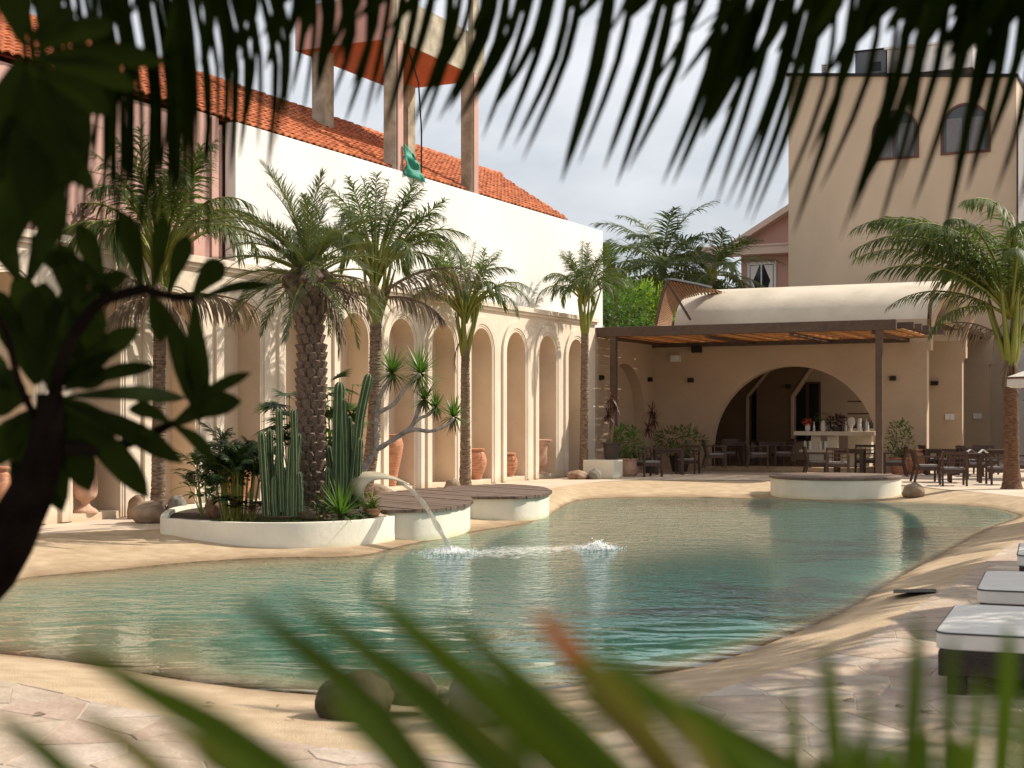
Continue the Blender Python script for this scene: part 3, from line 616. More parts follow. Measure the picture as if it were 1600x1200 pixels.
# ------------------------------------------------------------------ concrete water tower
zt0 = zfor(60, BW-.2, afor(613,BW-.2)); aN = afor(613,BW-.2); aR = afor(757,BW-.2)
wt = empty('concrete_water_tower', Wp(BW-.2, aN, 0), UV, 'raw concrete tank platform with an orange soffit on tall square columns above the roof', 'tower')
Lb = aR-aN; bL = bfor(462, aN)-(BW-.2); hW = zfor(62,BW-.2,aR)-zt0
b = MB(); b.box(bL,0,0,Lb,zt0,zt0+.12); b.build('platform_slab', M['orange'], wt)
for q in ((bL,0,-.02,.10),(bL,0,Lb-.12,Lb)): b = MB(); b.box(q[0],q[1],q[2],q[3],zt0+.001,zt0+hW); b.build('parapet_wall', M['pink'] if q[2] < 0 else M['concrete'], wt)
for q in ((bL,bL+.12),(-.12,.02)): b = MB(); b.box(q[0],q[1],.102,Lb-.122,zt0+.002,zt0+hW); b.build('parapet_wall', M['concrete'], wt)
cw = .22
for px, top in ((616, 40), (735, 0)):
    a = afor(px,BW-.2)-aN; b = MB(); b.box(-.18,.14,a-.18,a+.18,zw-1,zt0-.001); b.box(.022,.16,a-.16,a+.16,zt0,zt0+hW+5.5); b.build('column', M['concrete'], wt)
    b = MB(); b.box(.145,.18,a-.13,a+.1,zw-.5,zt0-.02); b.build('column_facing', M['pink'], wt)
for k in (.25, Lb-.5): b = MB(); b.box(bL+.3,bL+.68,k,k+.38,zw-1,zt0-.001); b.build('column', M['concrete'], wt)
b = MB(); pts = [Vector((.2,.35,zt0-.1)), Vector((.25,.8,zt0-.9)), Vector((.22,1.0,zt0-2.0)), Vector((.2,1.02,zt0-3.0))]; b.tube(pts, .02, 5); b.build('hanging_cable', M['dark'], wt)
# green tarpaulin by the middle column
tp = MB(); n = 12; a0 = afor(630,BW); vs = []
for i in range(n+1):
    for j in range(n+1):
        u, v = i/n, j/n; px = 630+u*34*(.35+.65*v); py = 225+v*48+u*14
        vs.append(Wp(BW+.06+.10*noise.noise(Vector((u*3,v*4,1))), afor(px,BW)+.0, zfor(py,BW,afor(px,BW))+.05*noise.noise(Vector((u*5,v*5,3)))))
tp.add(vs, [(i*(n+1)+j,i*(n+1)+j+1,(i+1)*(n+1)+j+1,(i+1)*(n+1)+j) for i in range(n) for j in range(n)])
o = tp.build('tarpaulin', M['tarp'], smooth=True, ang=70); md = o.modifiers.new('s','SOLIDIFY'); md.thickness = .02
tag(o, 'crumpled green tarpaulin draped over the white wall top by a concrete column', 'tarpaulin')
# ------------------------------------------------------------------ beige tower block and pink house
AT = 60.; tl_, tr_ = bfor(1232,AT), bfor(1588,AT); W_ = tr_-tl_
tb = empty('beige_building', Wp(tl_, AT, 0), UV, 'tall plain beige building with two brown framed arched windows near its top', 'building')
zl, zr2 = zfor(119,tl_,AT), zfor(121,tr_,AT)
b = MB(); b.prismy([(0,0),(W_,0),(W_,zr2),(0,zl)], 0, 8); b.build('wall', M['beige'], tb)
b = MB(); b.prismy([(-.08,zl+.001),(W_+.08,zr2+.001),(W_+.08,zr2+.12),(-.08,zl+.12)], -.12, 8.1); b.build('roof_coping', M['dark'], tb)
for pl, pr, pt, pb_ in ((1363,1436,172,249),(1470,1548,161,240)):
    xl, xr = bfor(pl,AT)-tl_, bfor(pr,AT)-tl_; zb, ztp = zfor(pb_,tl_+(xl+xr)/2,AT), zfor(pt,tl_+(xl+xr)/2,AT); cx = (xl+xr)/2; r = (xr-xl)/2
    pf = lambda k: [(cx-r+k,zb+k)]+[(cx-(r-k)*math.cos(math.pi*i/18), ztp-r+(r-k)*math.sin(math.pi*i/18)) for i in range(19)]+[(cx+r-k,zb+k)]
    w = MB(); o_, i_ = pf(0), pf(.09); n = len(o_); w.add([(x,-.07,z) for x,z in o_]+[(x,-.07,z) for x,z in i_]+[(x,-.002,z) for x,z in o_]+[(x,-.002,z) for x,z in i_],
        [(i,(i+1)%n,n+(i+1)%n,n+i) for i in range(n)]+[(i,(i+1)%n,2*n+(i+1)%n,2*n+i) for i in range(n)]+[(n+i,n+(i+1)%n,3*n+(i+1)%n,3*n+i) for i in range(n)])
    w = w.build('window', M['frame'], tb); g2 = MB(); g2.add([(x,-.012,z) for x,z in i_], [tuple(range(n))]); g2.build('pane', M['glass'], w)
    for q in (-.02,): c = MB(); c.box(cx+q*r-.02,cx+q*r+.02,-.03,-.014,zb+.1,ztp-r*.35); c.build('mullion', M['frame'], w)
    for q in (-.45,.45): c = MB(); c.add([(cx+q*r-.3+.12*i, -.018+.003*(i%2), z_) for z_ in (zb+.1, ztp-r*.6) for i in range(6)], [(i,i+1,7+i,6+i) for i in range(5)]); c.build('curtain', M['curtain'], w)
def rooftop(nm, px0, px1, py0, py1, m, lab, cat, dep=1.2, a=AT+1):
    xl, xr = bfor(px0,a), bfor(px1,a); zb, z1 = zfor(py1,xl,a), zfor(py0,xl,a); r = empty(nm, Wp(xl,a,zb), UV, lab, cat)
    b = MB(); b.box(0,xr-xl,0,dep,0,z1-zb); b.build('casing', m, r, bevel=.02); return r, xr-xl, z1-zb
r, w_, h_ = rooftop('air_conditioner', 1283, 1296, 100, 118, M['ac'], 'small white air conditioner unit on the beige building roof edge', 'air conditioner', .5)
for i in range(4): b = MB(); b.box(.05,w_*.6,-.015,-.002,.1+i*.09,.15+i*.09); b.build('grille_slat', M['greybox'], r)
r, w_, h_ = rooftop('roof_tank', 1336, 1384, 82, 118, M['greybox'], 'dark grey box tank standing on the beige building roof', 'tank', 1.5)
b = MB(); b.box(-.05,w_+.05,-.05,1.55,h_+.001,h_+.06); b.build('lid', M['dark'], r); b = MB(); b.box(w_*.5,w_*.85,-.02,-.003,.1,h_*.5); b.build('louvre', M['dark'], r)
r, w_, h_ = rooftop('stair_head', 1386, 1520, 78, 118, M['white'], 'white rooftop stair room behind the palm leaves at upper right', 'roof room', 3.)
b = MB(); b.box(-.1,w_+.1,-.1,3.1,h_+.001,h_+.1); b.build('roof_slab', M['white'], r)
# white neighbour with dark openings at the right edge
wn = empty('white_building', Wp(bfor(1589,AT-1.0)+.05, AT-1.0, 0), UV, 'narrow slice of white building with dark openings at the right edge', 'building')
b = MB(); b.box(0,6,0,6,0,zfor(180,bfor(1592,AT-1),AT-1)); b.build('wall', M['white'], wn)
for i in range(4): b = MB(); b.box(.25,2.2,-.05,-.002,2+i*2.8,4+i*2.8); w = b.build('window', M['greybox'], wn); c = MB(); c.box(.35,2.1,-.06,-.052,2.1+i*2.8,3.9+i*2.8); c.build('pane', M['glass'], w)
# pink house with gable
AH = 66.; hl = bfor(1093,AH); ph = empty('pink_house', Wp(hl, AH, 0), UV, 'pink gabled house with a curtained white window and red brick porch column', 'house')
X = lambda px, y=0: bfor(px,AH+y)-hl
Zh = lambda py, px=1160: zfor(py, bfor(px,AH), AH)
b = MB(); b.prismy([(X(1158),0),(X(1260),0),(X(1260),Zh(318)),(X(1158),Zh(374))], .02, 6); b.build('wall', M['pink'], ph)
b = MB(); b.prismy([(X(1140),Zh(384)),(X(1262),Zh(312)),(X(1262),Zh(322)),(X(1140),Zh(393))], -.6, 6); b.build('gable_roof', M['palepink'], ph)
b = MB(); b.box(X(1093),X(1262),-.8,.015,Zh(401),Zh(389)); b.build('porch_slab', M['palepink'], ph); b = MB(); b.box(X(1093)-.05,X(1262),-.85,.017,Zh(389)+.002,Zh(386)); b.build('porch_cornice', M['palepink'], ph)
b = MB(); b.box(X(1109),X(1121),-.5,-.1,Zh(450)-1,Zh(419)); b.build('brick_column', M['brickred'], ph); b = MB(); b.box(X(1107),X(1123),-.55,-.05,Zh(419)+.001,Zh(402)); b.build('column_capital', M['pink'], ph)
w = MB(); w.box(X(1168),X(1213),-.04,.018,Zh(458),Zh(411)); w = w.build('window', M['whiteframe'], ph)
b = MB(); b.box(X(1172),X(1209),-.045,-.041,Zh(455),Zh(415)); b.build('pane', M['glass'], w); b = MB(); b.box(X(1190)-.03,X(1190)+.03,-.055,-.046,Zh(455),Zh(415)); b.build('mullion', M['whiteframe'], w)
for s_ in (0,1):
    xx = X(1173) if s_ == 0 else X(1208); sg = 1 if s_ == 0 else -1
    c = MB(); c.add([(xx,-.0455,Zh(416)),(xx+sg*.42,-.0455,Zh(416)),(xx+sg*.12,-.0455,Zh(440)),(xx+sg*.25,-.0455,Zh(455)),(xx,-.0455,Zh(455))], [(0,1,2,3,4)]); c.build('curtain', M['linen'], w)
# ------------------------------------------------------------------ planter island, deck drums, far disc
def crom2(p, n=6):
    return [tuple(q)[:2] for q in crom([Vector((a, b, 0)) for a, b in p], n)]
def gp(l, z): return [tuple(G(x, y, z))[:2] for x, y in l]
def inset(poly, d):
    cx = sum(p[0] for p in poly)/len(poly); cy = sum(p[1] for p in poly)/len(poly); o = []
    n = len(poly)
    for i in range(n):
        a, b = Vector(poly[i-1]), Vector(poly[(i+1) % n]); t = (b-a).normalized(); nn = Vector((-t.y, t.x))
        if nn.dot(Vector((cx, cy))-Vector(poly[i])) < 0: nn = -nn
        o.append(tuple(Vector(poly[i])+nn*d))
    return o
PL = crom2(gp([(250,808),(270,793),(340,784),(450,781),(560,783),(604,794),(619,803),(606,808),(560,813),(480,816.5),(400,817),(320,814.5),(270,811)], .2))
pl = empty('garden_planter', (*G(430, 800, .2)[:2], -.2), 0, 'curved ivory plastered planter island holding the cacti and date palm', 'planter')
o0 = Vector(pl.location); loc = lambda poly: [(x-o0.x, y-o0.y) for x, y in poly]
b = MB(); P_ = loc(PL); I_ = inset(P_, .11); n = len(P_)
b.add([(x,y,-.3) for x,y in P_]+[(x,y,.38) for x,y in P_]+[(x*.997,y*.997,.4) for x,y in P_]+[(x,y,.4) for x,y in I_]+[(x,y,.28) for x,y in I_],
      [(r*n+i, r*n+(i+1)%n, (r+1)*n+(i+1)%n, (r+1)*n+i) for r in range(4) for i in range(n)])
b.build('planter_wall', M['drum'], pl, smooth=True, ang=40)
b = MB(); b.add([(x,y,.34) for x,y in I_], [tuple(range(n))]); b.build('planting_soil', M['soil'], pl)
ZP = .14
def clip(poly, a, c, keep):   # keep side of line a.x = c
    o = []
    for i in range(len(poly)):
        p, q = poly[i-1], poly[i]; dp_ = (p[0]*a[0]+p[1]*a[1]-c)*keep; dq = (q[0]*a[0]+q[1]*a[1]-c)*keep
        if (dp_ < 0) != (dq < 0): u = dp_/(dp_-dq); o.append((p[0]+(q[0]-p[0])*u, p[1]+(q[1]-p[1])*u))
        if dq >= 0: o.append(q)
    return o
def drum(pts, lab, zt, ang, bw=.135):
    poly = crom2(gp(pts, zt+.05)); cx = sum(p[0] for p in poly)/len(poly); cy = sum(p[1] for p in poly)/len(poly)
    r = empty('deck_platform', (cx, cy, -.2), 0, lab, 'platform'); poly = [(x-cx, y-cy) for x, y in poly]
    b = MB(); b.prism(inset(poly, .05), -.9, zt+.2); b.build('drum_wall', M['drum'], r, smooth=True, ang=40)
    b = MB(); b.prism(inset(poly, -.12), -.5, -.045); b.build('base_ledge', M['drum'], r, smooth=True, ang=40)
    d = (math.cos(ang), math.sin(ang)); nn = (-d[1], d[0]); cs = [x*nn[0]+y*nn[1] for x, y in poly]; c = min(cs)
    while c < max(cs):
        p = clip(clip(poly, nn, c+.006, 1), nn, c+bw-.006, -1); c += bw
        if len(p) < 3: continue
        b = MB(); dz = R.uniform(-.004, .006)
        jx = R.uniform(-.012, .012); p = [(x+d[0]*jx, y+d[1]*jx) for x, y in p]
        b.prism(p, zt+.202, zt+.25+dz); b.build('deck_board', M['deck'], r)
    return r
D2 = [(700,760),(785,756.5),(842,760),(857,763.5),(862,767.5),(852,771.5),(835,774),(810,775.5),(777,776),(750,776),(722,775),(690,768)]
D1 = [(592,772),(640,765),(690,762),(722,770),(736,777),(739,782),(730,787),(705,792),(665,795.5),(630,796.5),(596,796),(580,786)]
drum(D2, 'farther ivory drum platform with weathered brown deck boards, nearest the arcade', .21, rad(-52))
drum(D1, 'nearer ivory drum platform with brown deck boards beside the water spout', .235, rad(-52))
dc = empty('round_platform', (*at(1305, 700, 34.6)[:2], -.2), 0, 'low round ivory platform with thin dark top in front of the pergola', 'platform')
b = MB(); b.lathe([(1.50,-.8),(1.50,.44),(1.48,.45)], 56); b.build('drum_wall', M['drum'], dc, smooth=True, ang=40)
b = MB(); b.lathe([(1.2,.452),(1.53,.452),(1.53,.50),(1.5,.515),(0.01,.515)], 56); b.build('dark_top', M['deck'], dc, smooth=True, ang=40)
# ------------------------------------------------------------------ boulders
def boulder(px, py, w, h, m, lab, z=0, Y=None, dep=1.0, rz=None, sink=.12):
    p = G(px, py, z) if Y is None else at(px, py, Y); s = p.y/F; import bmesh
    bm = bmesh.new(); bmesh.ops.create_icosphere(bm, subdivisions=4, radius=1); sd_ = R.uniform(0, 99)
    for v in bm.verts:
        c = v.co.copy(); k = 1+.26*noise.noise(c*.9+Vector((sd_,0,0)))+.09*noise.noise(c*2.6+Vector((0,sd_,0)))
        v.co = Vector((c.x*k, c.y*k, c.z*k))
        if v.co.z < -.55: v.co.z = -.55-(v.co.z+.55)*-.25
        v.co = Vector((v.co.x*w*s/2, v.co.y*w*s/2*dep, (v.co.z+.62)*h*s/1.6))
    me_ = bpy.data.meshes.new('boulder'); bm.to_mesh(me_); bm.free(); me_.materials.append(m); me_.shade_smooth()
    return tag(inst('boulder', me_, None, (p.x, p.y+w*s/2*dep*.6, p.z-.01), (0,0,R.uniform(-.3,.3) if rz is None else rz)), lab, 'boulder')
boulder(230, 818, 58, 34, M['rock'], 'pale tan rounded boulder lying in front of the left palm trunk')
boulder(212, 811, 34, 36, M['rock3'], 'dark brown boulder half hidden behind the pale tan one at the left palm')
boulder(274, 809, 34, 36, M['rock2'], 'grey upright boulder just right of the left palm trunk')
boulder(336, 810, 35, 34, M['rock3'], 'rust and tan egg shaped boulder at the left end of the planter', z=ZP)
boulder(481, 812, 41, 24, M['rock'], 'smooth brown boulder in the planter below the date palm trunk', z=ZP)
boulder(590, 778, 44, 22, M['rock'], 'low brown boulder behind the curved water spout')
boulder(707, 768, 26, 20, M['rock'], 'small pointed tan boulder beside the trunk behind the decks')
boulder(904, 749, 34, 14, M['rock3'], 'flat brown boulder left of the last palm trunk')
boulder(930, 749, 20, 17, M['rock2'], 'rounded grey boulder right of the last palm trunk')
boulder(1430, 777, 34, 22, M['rock'], 'tan oblong boulder on the rim right of the round platform', z=-.13)
boulder(550, 1126, 122, 74, M['rock4'], 'large boulder with shade in its brown colour on the near pool rim, leftmost of the near boulders', z=-.09)
boulder(640, 1100, 80, 48, M['rock'], 'middle yellowish boulder on the near pool rim behind blurred leaves', z=-.05)
boulder(742, 1136, 100, 80, M['rock2'], 'speckled grey boulder on the near pool rim, rightmost of the near boulders', z=-.08)
# ------------------------------------------------------------------ pots
def pot(prof, loc_, m, lab, nm='clay_pot', cat='pot', lugs=0, group=None):
    r = empty(nm, loc_, R.uniform(0, 3), lab, cat, group); b = MB(); H_ = max(z for _, z in prof)
    q = []   # throwing rings
    for i in range(len(prof)-1):
        (r0, z0), (r1, z1) = prof[i], prof[i+1]; k = max(1, int(abs(z1-z0)/.03))
        for j in range(k): t_ = j/k; q.append((r0+(r1-r0)*t_+(.005 if (len(q)%2) and z0 > .02 else 0), z0+(z1-z0)*t_))
    q.append(prof[-1]); b.lathe(q, 32); b.build('body', m, r, smooth=True, ang=50)
    rr, zz = prof[-1]; b = MB(); b.lathe([(rr+.001,zz-.035),(rr+.03,zz-.028),(rr+.032,zz+.0),(rr+.002,zz+.012),(rr-.02,zz+.002),(rr-.03,zz-.12),(.01,zz-.14)], 32, cap=False); b.build('rim', m, r, smooth=True, ang=50)
    for i in range(lugs):
        t_ = i*2*math.pi/lugs; rb = max(p[0] for p in prof); b = MB(); pts = [Vector((math.cos(t_)*(rb-.03+.06*math.sin(u*math.pi)), math.sin(t_)*(rb-.03+.06*math.sin(u*math.pi)), H_*.62+u*.2)) for u in (0,.25,.5,.75,1)]
        b.tube(pts, .016, 6); b.build('handle', m, r)
    return r
def smooth_prof(p, n=4):
    o = []
    for i in range(len(p)-1):
        a, b_, c, d = p[max(i-1,0)], p[i], p[i+1], p[min(i+2,len(p)-1)]
        for k in range(n):
            t_ = k/n; o.append(tuple(.5*(2*b_[j]+(c[j]-a[j])*t_+(2*a[j]-5*b_[j]+4*c[j]-d[j])*t_*t_+(3*b_[j]-a[j]-3*c[j]+d[j])*t_**3) for j in (0,1)))
    return o+[p[-1]]
def niche_pos(k, off=-.22, dy=0): return Wp(B0+off, AL0+k*PER+NW/2+dy, ZS+.004)
tall = smooth_prof([(.11,0),(.12,.05),(.17,.35),(.25,.75),(.27,.95),(.235,1.08),(.25,1.16)])
rnd = smooth_prof([(.13,0),(.15,.06),(.24,.28),(.27,.48),(.22,.64),(.165,.70),(.19,.76)])
urn = smooth_prof([(.21,0),(.19,.04),(.09,.10),(.085,.16),(.17,.22),(.20,.32),(.19,.60),(.22,.82),(.28,.93)])
sc_ = lambda p, a, c: [(x*a, z*c) for x, z in p]
pot(sc_(rnd,1.0,1.05), niche_pos(-3), M['terra'], 'round terracotta jar in the leftmost visible niche', lugs=2)
pot(sc_(urn,1.0,1.12), niche_pos(-2,-.15,-.1), M['terra2'], 'pale pink pedestal urn in the niche behind the frangipani leaves', 'clay_urn', 'urn')
pot(sc_(rnd,1.15,1.1), niche_pos(0,-.15,.05), M['terra'], 'wide terracotta jar in the niche behind the dark green bush', lugs=2)
pot(sc_(rnd,1.0,.95), niche_pos(2,-.18), M['terra'], 'terracotta jar in the niche behind the leaning palm trunk', lugs=2)
pot(sc_(tall,1.05,1.0), niche_pos(3,-.24,-.05), M['terra'], 'tall slender terracotta jar in the niche right of the leaning palm')
pot(rnd, niche_pos(5,-.15), M['terra'], 'round bellied terracotta jar in the niche right of the straight palm trunk', lugs=2)
pot(sc_(rnd,.82,.8), niche_pos(6,-.15,-.1), M['terra'], 'smallest terracotta jar, with two handles, second to last pot in the niches', lugs=2)
pot(sc_(urn,1.0,1.0), niche_pos(7,-.15,-.1), M['terra2'], 'pale terracotta pedestal urn in the niche left of the last palm trunk', 'clay_urn', 'urn')
# ------------------------------------------------------------------ spout, water
sp = empty('water_spout', (*at(590, 800, 22.0)[:2], .2), 0, 'curved cream metal ribbon spout arching out of the planter over the pool', 'spout')
Wd = Vector((-.24, .30, .09)); sx, sy = sp.location.x, sp.location.y
pts = crom([at(x, y, 22.0)-Vector((sx, sy, .2)) for x, y in ((596,803),(575,795),(562,782),(557,766),(562,752),(576,744),(598,743),(616,748),(628,757))], 5)[:-5*1]
pts = pts[:8*5+1]
b = MB(); n = len(pts); b.add([p-Wd*.5 for p in pts]+[p+Wd*.5 for p in pts], [(i,i+1,n+i+1,n+i) for i in range(n-1)])
o = b.build('ribbon', M['spout'], sp, smooth=True, ang=60); md = o.modifiers.new('s', 'SOLIDIFY'); md.thickness = .018; md.offset = 0
b = MB(); b.box(-.05,.15,-.2,.2,-.02,.02); b.build('base_plate', M['spout'], sp, bevel=.01)
wj = bpy.data.materials.new('falling_water'); wj.use_nodes = True; t = wj.node_tree; pb = t.nodes['Principled BSDF']
pb.inputs['Base Color'].default_value = (.85,.88,.88,1); pb.inputs['Roughness'].default_value = .12; pb.inputs['IOR'].default_value = 1.33
co = N('ShaderNodeTexCoord', t); mpn = N('ShaderNodeMapping', t); mpn.inputs['Scale'].default_value = (14,14,2); nz = N('ShaderNodeTexNoise', t); nz.inputs['Scale'].default_value = 1.5; nz.inputs['Detail'].default_value = 5
t.links.new(co.outputs['Object'], mpn.inputs[0]); t.links.new(mpn.outputs[0], nz.inputs[0]); mrr = N('ShaderNodeMapRange', t); mrr.inputs['From Min'].default_value = .38; mrr.inputs['From Max'].default_value = .62; mrr.inputs['To Min'].default_value = .7; mrr.inputs['To Max'].default_value = .92
t.links.new(nz.outputs[0], mrr.inputs[0]); trn = N('ShaderNodeBsdfTransparent', t); mxs = N('ShaderNodeMixShader', t); t.links.new(mrr.outputs[0], mxs.inputs[0]); t.links.new(trn.outputs[0], mxs.inputs[1]); t.links.new(pb.outputs[0], mxs.inputs[2])
bb_ = N('ShaderNodeBump', t); bb_.inputs['Strength'].default_value = .8; bb_.inputs['Distance'].default_value = .02; t.links.new(nz.outputs[0], bb_.inputs['Height']); t.links.new(bb_.outputs[0], pb.inputs['Normal'])
t.links.new(mxs.outputs[0], t.nodes['Material Output'].inputs[0])
lip = at(627, 756, 22.0); b = MB(); n = 22; m_ = 7; vs = []
for i in range(n+1):
    u = i/n; c = Vector((lip.x+(JET.x-lip.x)*u, lip.y+(JET.y-lip.y)*u, lip.z+(WZ-.02-lip.z)*(.28*u+.72*u*u))); w = .27*(1-.5*u)
    for j in range(m_+1):
        v = j/m_*2-1; vs.append(c+Vector((-.3*v*w, v*w, 0))+Vector((.012,-.03,.02))*noise.noise(Vector((v*3,u*6,2)))*2*u+Vector((0,-.03*(1-v*v),.03*(1-v*v))))
b.add(vs, [(i*(m_+1)+j,i*(m_+1)+j+1,(i+1)*(m_+1)+j+1,(i+1)*(m_+1)+j) for i in range(n) for j in range(m_)])
tag(b.build('water_jet', wj, smooth=True, ang=80), 'sheet of water falling from the curved spout into the pool', 'water jet', kind='stuff')
fm = mat('white_foam', (.88, .88, .86), .9)
def droplets(nm, c, n, sx_, sy_, hz, r0, r1, lab):
    b = MB()
    for i in range(n):
        x, y = R.gauss(0, sx_), R.gauss(0, sy_); k = math.exp(-(x*x/(sx_*sx_)+y*y/(sy_*sy_))*.6); z = abs(R.gauss(0, 1))*hz*k; r = R.uniform(r0, r1)*(.6+.6*k)
        b.lathe([(r*.01,z-r*.4),(r*.8,z-r*.35),(r,z),(r*.6,z+r*.7),(r*.01,z+r*.85)], 6, (c.x+x, c.y+y, c.z), cap=False)
    tag(b.build(nm, fm, smooth=True, ang=80), lab, 'foam', kind='stuff')
droplets('splash_foam', JET, 1500, .17, .26, .028, .003, .012, 'white splash where the spout water lands')
droplets('bubbling_foam', BUB, 1500, .13, .18, .050, .003, .014, 'white bubbling jet breaking the surface in the middle of the pool')
# ------------------------------------------------------------------ palm kit
def frond(L_, e0, dr, n=46, ll=.42, lw=.030, ld=.9, mats=('frond','petiole'), pet=.2, seed=0, splay=60, vee=.35, pw=.035, ex=1.3):
    rr_ = random.Random(seed); b = MB(); ns = 12; p = Vector((0,0,0)); pts = [p.copy()]; dirs = []
    for i in range(ns):
        e = rad(e0-dr*((i+.5)/ns)**ex); d = Vector((math.cos(e), 0, math.sin(e))); dirs.append(d); p = p+d*L_/ns; pts.append(p.copy())
    dirs.append(dirs[-1]); b.m = 1; b.tube(pts, [pw*(1-.9*i/ns)*(1.5 if i == 0 else 1) for i in range(ns+1)], 5)
    b.m = 0
    for i in range(n):
        u = pet+(1-pet)*i/(n-1); k = min(u*ns, ns-.001); j = int(k); q = pts[j].lerp(pts[j+1], k-j); d = dirs[j]; s = (u-pet)/(1-pet)
        pr = (.35+.65*min(1, s/.25))*(1-.62*max(0, (s-.45)/.55)); sp_ = rad(splay-28*s)
        up = Vector((-d.z, 0, d.x))
        for sd_ in (-1, 1):
            g_ = Vector((0, sd_, 0)); dd = d*math.cos(sp_)+g_*math.sin(sp_)+up*vee*rr_.uniform(.5,1.2); dd += Vector((rr_.uniform(-.22,.22), rr_.uniform(-.22,.22), rr_.uniform(-.25,.2)))
            b.leaf(q, dd, up, ll*pr*rr_.uniform(.85,1.1), lw*rr_.uniform(.8,1.15), ld*rr_.uniform(.7,1.3), 3, (.5,1,.7,.05))
    return b.data('frond_leaf', [M[x] for x in mats])
FK = {}
def fk(kind, e, v):
    key = (kind, e, v)
    if key not in FK:
        sd_ = hash((e, v)) % 1000+v*7
        if kind == 'coco': FK[key] = frond(1, e, {90:14,80:48,70:100}.get(e, 138), 44, .25, .0125, 1.5, seed=e*3+v+100, splay=46, pw=.020, vee=.35, pet=.40, ex=1.7)
        if kind == 'big': FK[key] = frond(1, e, 92 if e > 50 else 74, 74, .20, .0115, 1.6, ex=1.5, seed=e*3+v+200, splay=58, pw=.014, vee=.25)
        if kind == 'date': FK[key] = frond(1, e, 70 if e < 80 else 40, 60, .20, .0095, .45, ('datefrond','petiole'), seed=e*3+v+300, splay=48, pw=.016, vee=.5, pet=.1)
        if kind == 'drycoco': FK[key] = frond(1, e, 60, 40, .40, .022, 2.8, ('dry','fibre'), seed=e*3+v+400, splay=40, pw=.02)
        if kind == 'bg': FK[key] = frond(1, e, 66, 44, .26, .020, .9, seed=e*3+v+500, splay=55, pw=.012)
    return FK[key]
def trunk_mesh(path, r0, r1, step=.055, m=None, n=14, depth=.10):
    b = MB(); P = [Vector(p) for p in path]; tot = sum((P[i+1]-P[i]).length for i in range(len(P)-1)); k = max(8, int(tot/step)); pts = []; rs_ = []
    C_ = rsm2(P, k+1)
    for i in range(k):
        u = i/k; r = r0+(r1-r0)*min(1, u*1.0); fl = 1+.5*math.exp(-u*tot/.22)
        a, c = C_[i], C_[i+1]
        jj = Vector((R.uniform(-.004,.004), R.uniform(-.004,.004), 0))
        pts += [a+jj, a.lerp(c, .78)+jj]; rs_ += [r*fl*(1+R.uniform(0,.02)), r*fl*(1-depth*R.uniform(.4,1.1))]
    b.tube(pts, rs_, n, wob=.035); return b
def rsm2(P, n):
    o = []; m = len(P)-1
    for i in range(n):
        t_ = i/(n-1)*m; j = min(int(t_), m-1); f = t_-j; a, b_, c, d = P[max(j-1,0)], P[j], P[j+1], P[min(j+2,m)]
        o.append(.5*((2*b_)+(c-a)*f+(2*a-5*b_+4*c-d)*f*f+(3*b_-a-3*c+d)*f**3))
    return o
def palm(base, top, r0, r1, fr, kind, lab, tm='trunk', nm='coconut_palm', shaft=True, L_=1.8, zo=.0, sway=.0, dry=(), step=.055):
    r = empty(nm, base, 0, lab, 'palm tree'); t_ = Vector(top)-Vector(base)
    path = [Vector((0,0,-.05)), t_*.35+Vector((sway,0,0)), t_*.7+Vector((sway*.6,0,0)), t_]
    trunk_mesh(path, r0, r1, step).build('trunk', M[tm], r, smooth=True, ang=50)
    if shaft:
        for i in range(9):
            az = i*2.4+R.uniform(-.3,.3); e = R.uniform(1.15,1.48); d = Vector((math.cos(az)*math.cos(e), math.sin(az)*math.cos(e), math.sin(e))); o_ = Vector((math.cos(az), math.sin(az), 0))*r1*.75
            b = MB(); l_ = L_*R.uniform(.12,.2)+zo*R.uniform(.9,1.5); b.tube([t_+o_*.6-Vector((0,0,.16)), t_+o_*1.0+Vector((0,0,.04)), t_+o_*.7+d*l_*.5, t_+d*l_], [r1*.62, r1*.66, r1*.32, r1*.14], 7); b.build('petiole', M['petiole'], r, smooth=True, ang=60)
    z0 = t_+Vector((0,0,.04+zo))
    for az, e, s in fr:
        o = inst('frond', fk(kind, e, R.randrange(2)), r, z0+Vector((0,0,R.uniform(-.05,.08))), (R.uniform(-.45,.45), R.uniform(-.12,.12), rad(az+R.uniform(-6,6))), L_*s*R.uniform(.93,1.05))
    for az, e, s in dry: inst('dry_frond', fk('drycoco', e, R.randrange(2)), r, z0-Vector((0,0,.15*L_)), (R.uniform(-.2,.2), 0, rad(az)), L_*s)
    return r
def crown(n, hi=82, lo=-10, p=.8, az0=0, sk=(1,1)):
    o = []
    for i in range(n):
        u = (i/(n-1))**p; e = int(round((hi+(lo-hi)*u)/10)*10); o.append((az0+i*137.5, e, sk[0]+(sk[1]-sk[0])*u))
    return o
ccrown = lambda n, a0: [(a0+i*137.5, (90,80,80,70,70,60,60,60)[min(7, int(8*i/n))], 1.0 if i > n*.4 else .92) for i in range(n)]
Gx = lambda px, py, z=0: G(px, py, z)
def topat(px, py, Y): return at(px, py, Y)
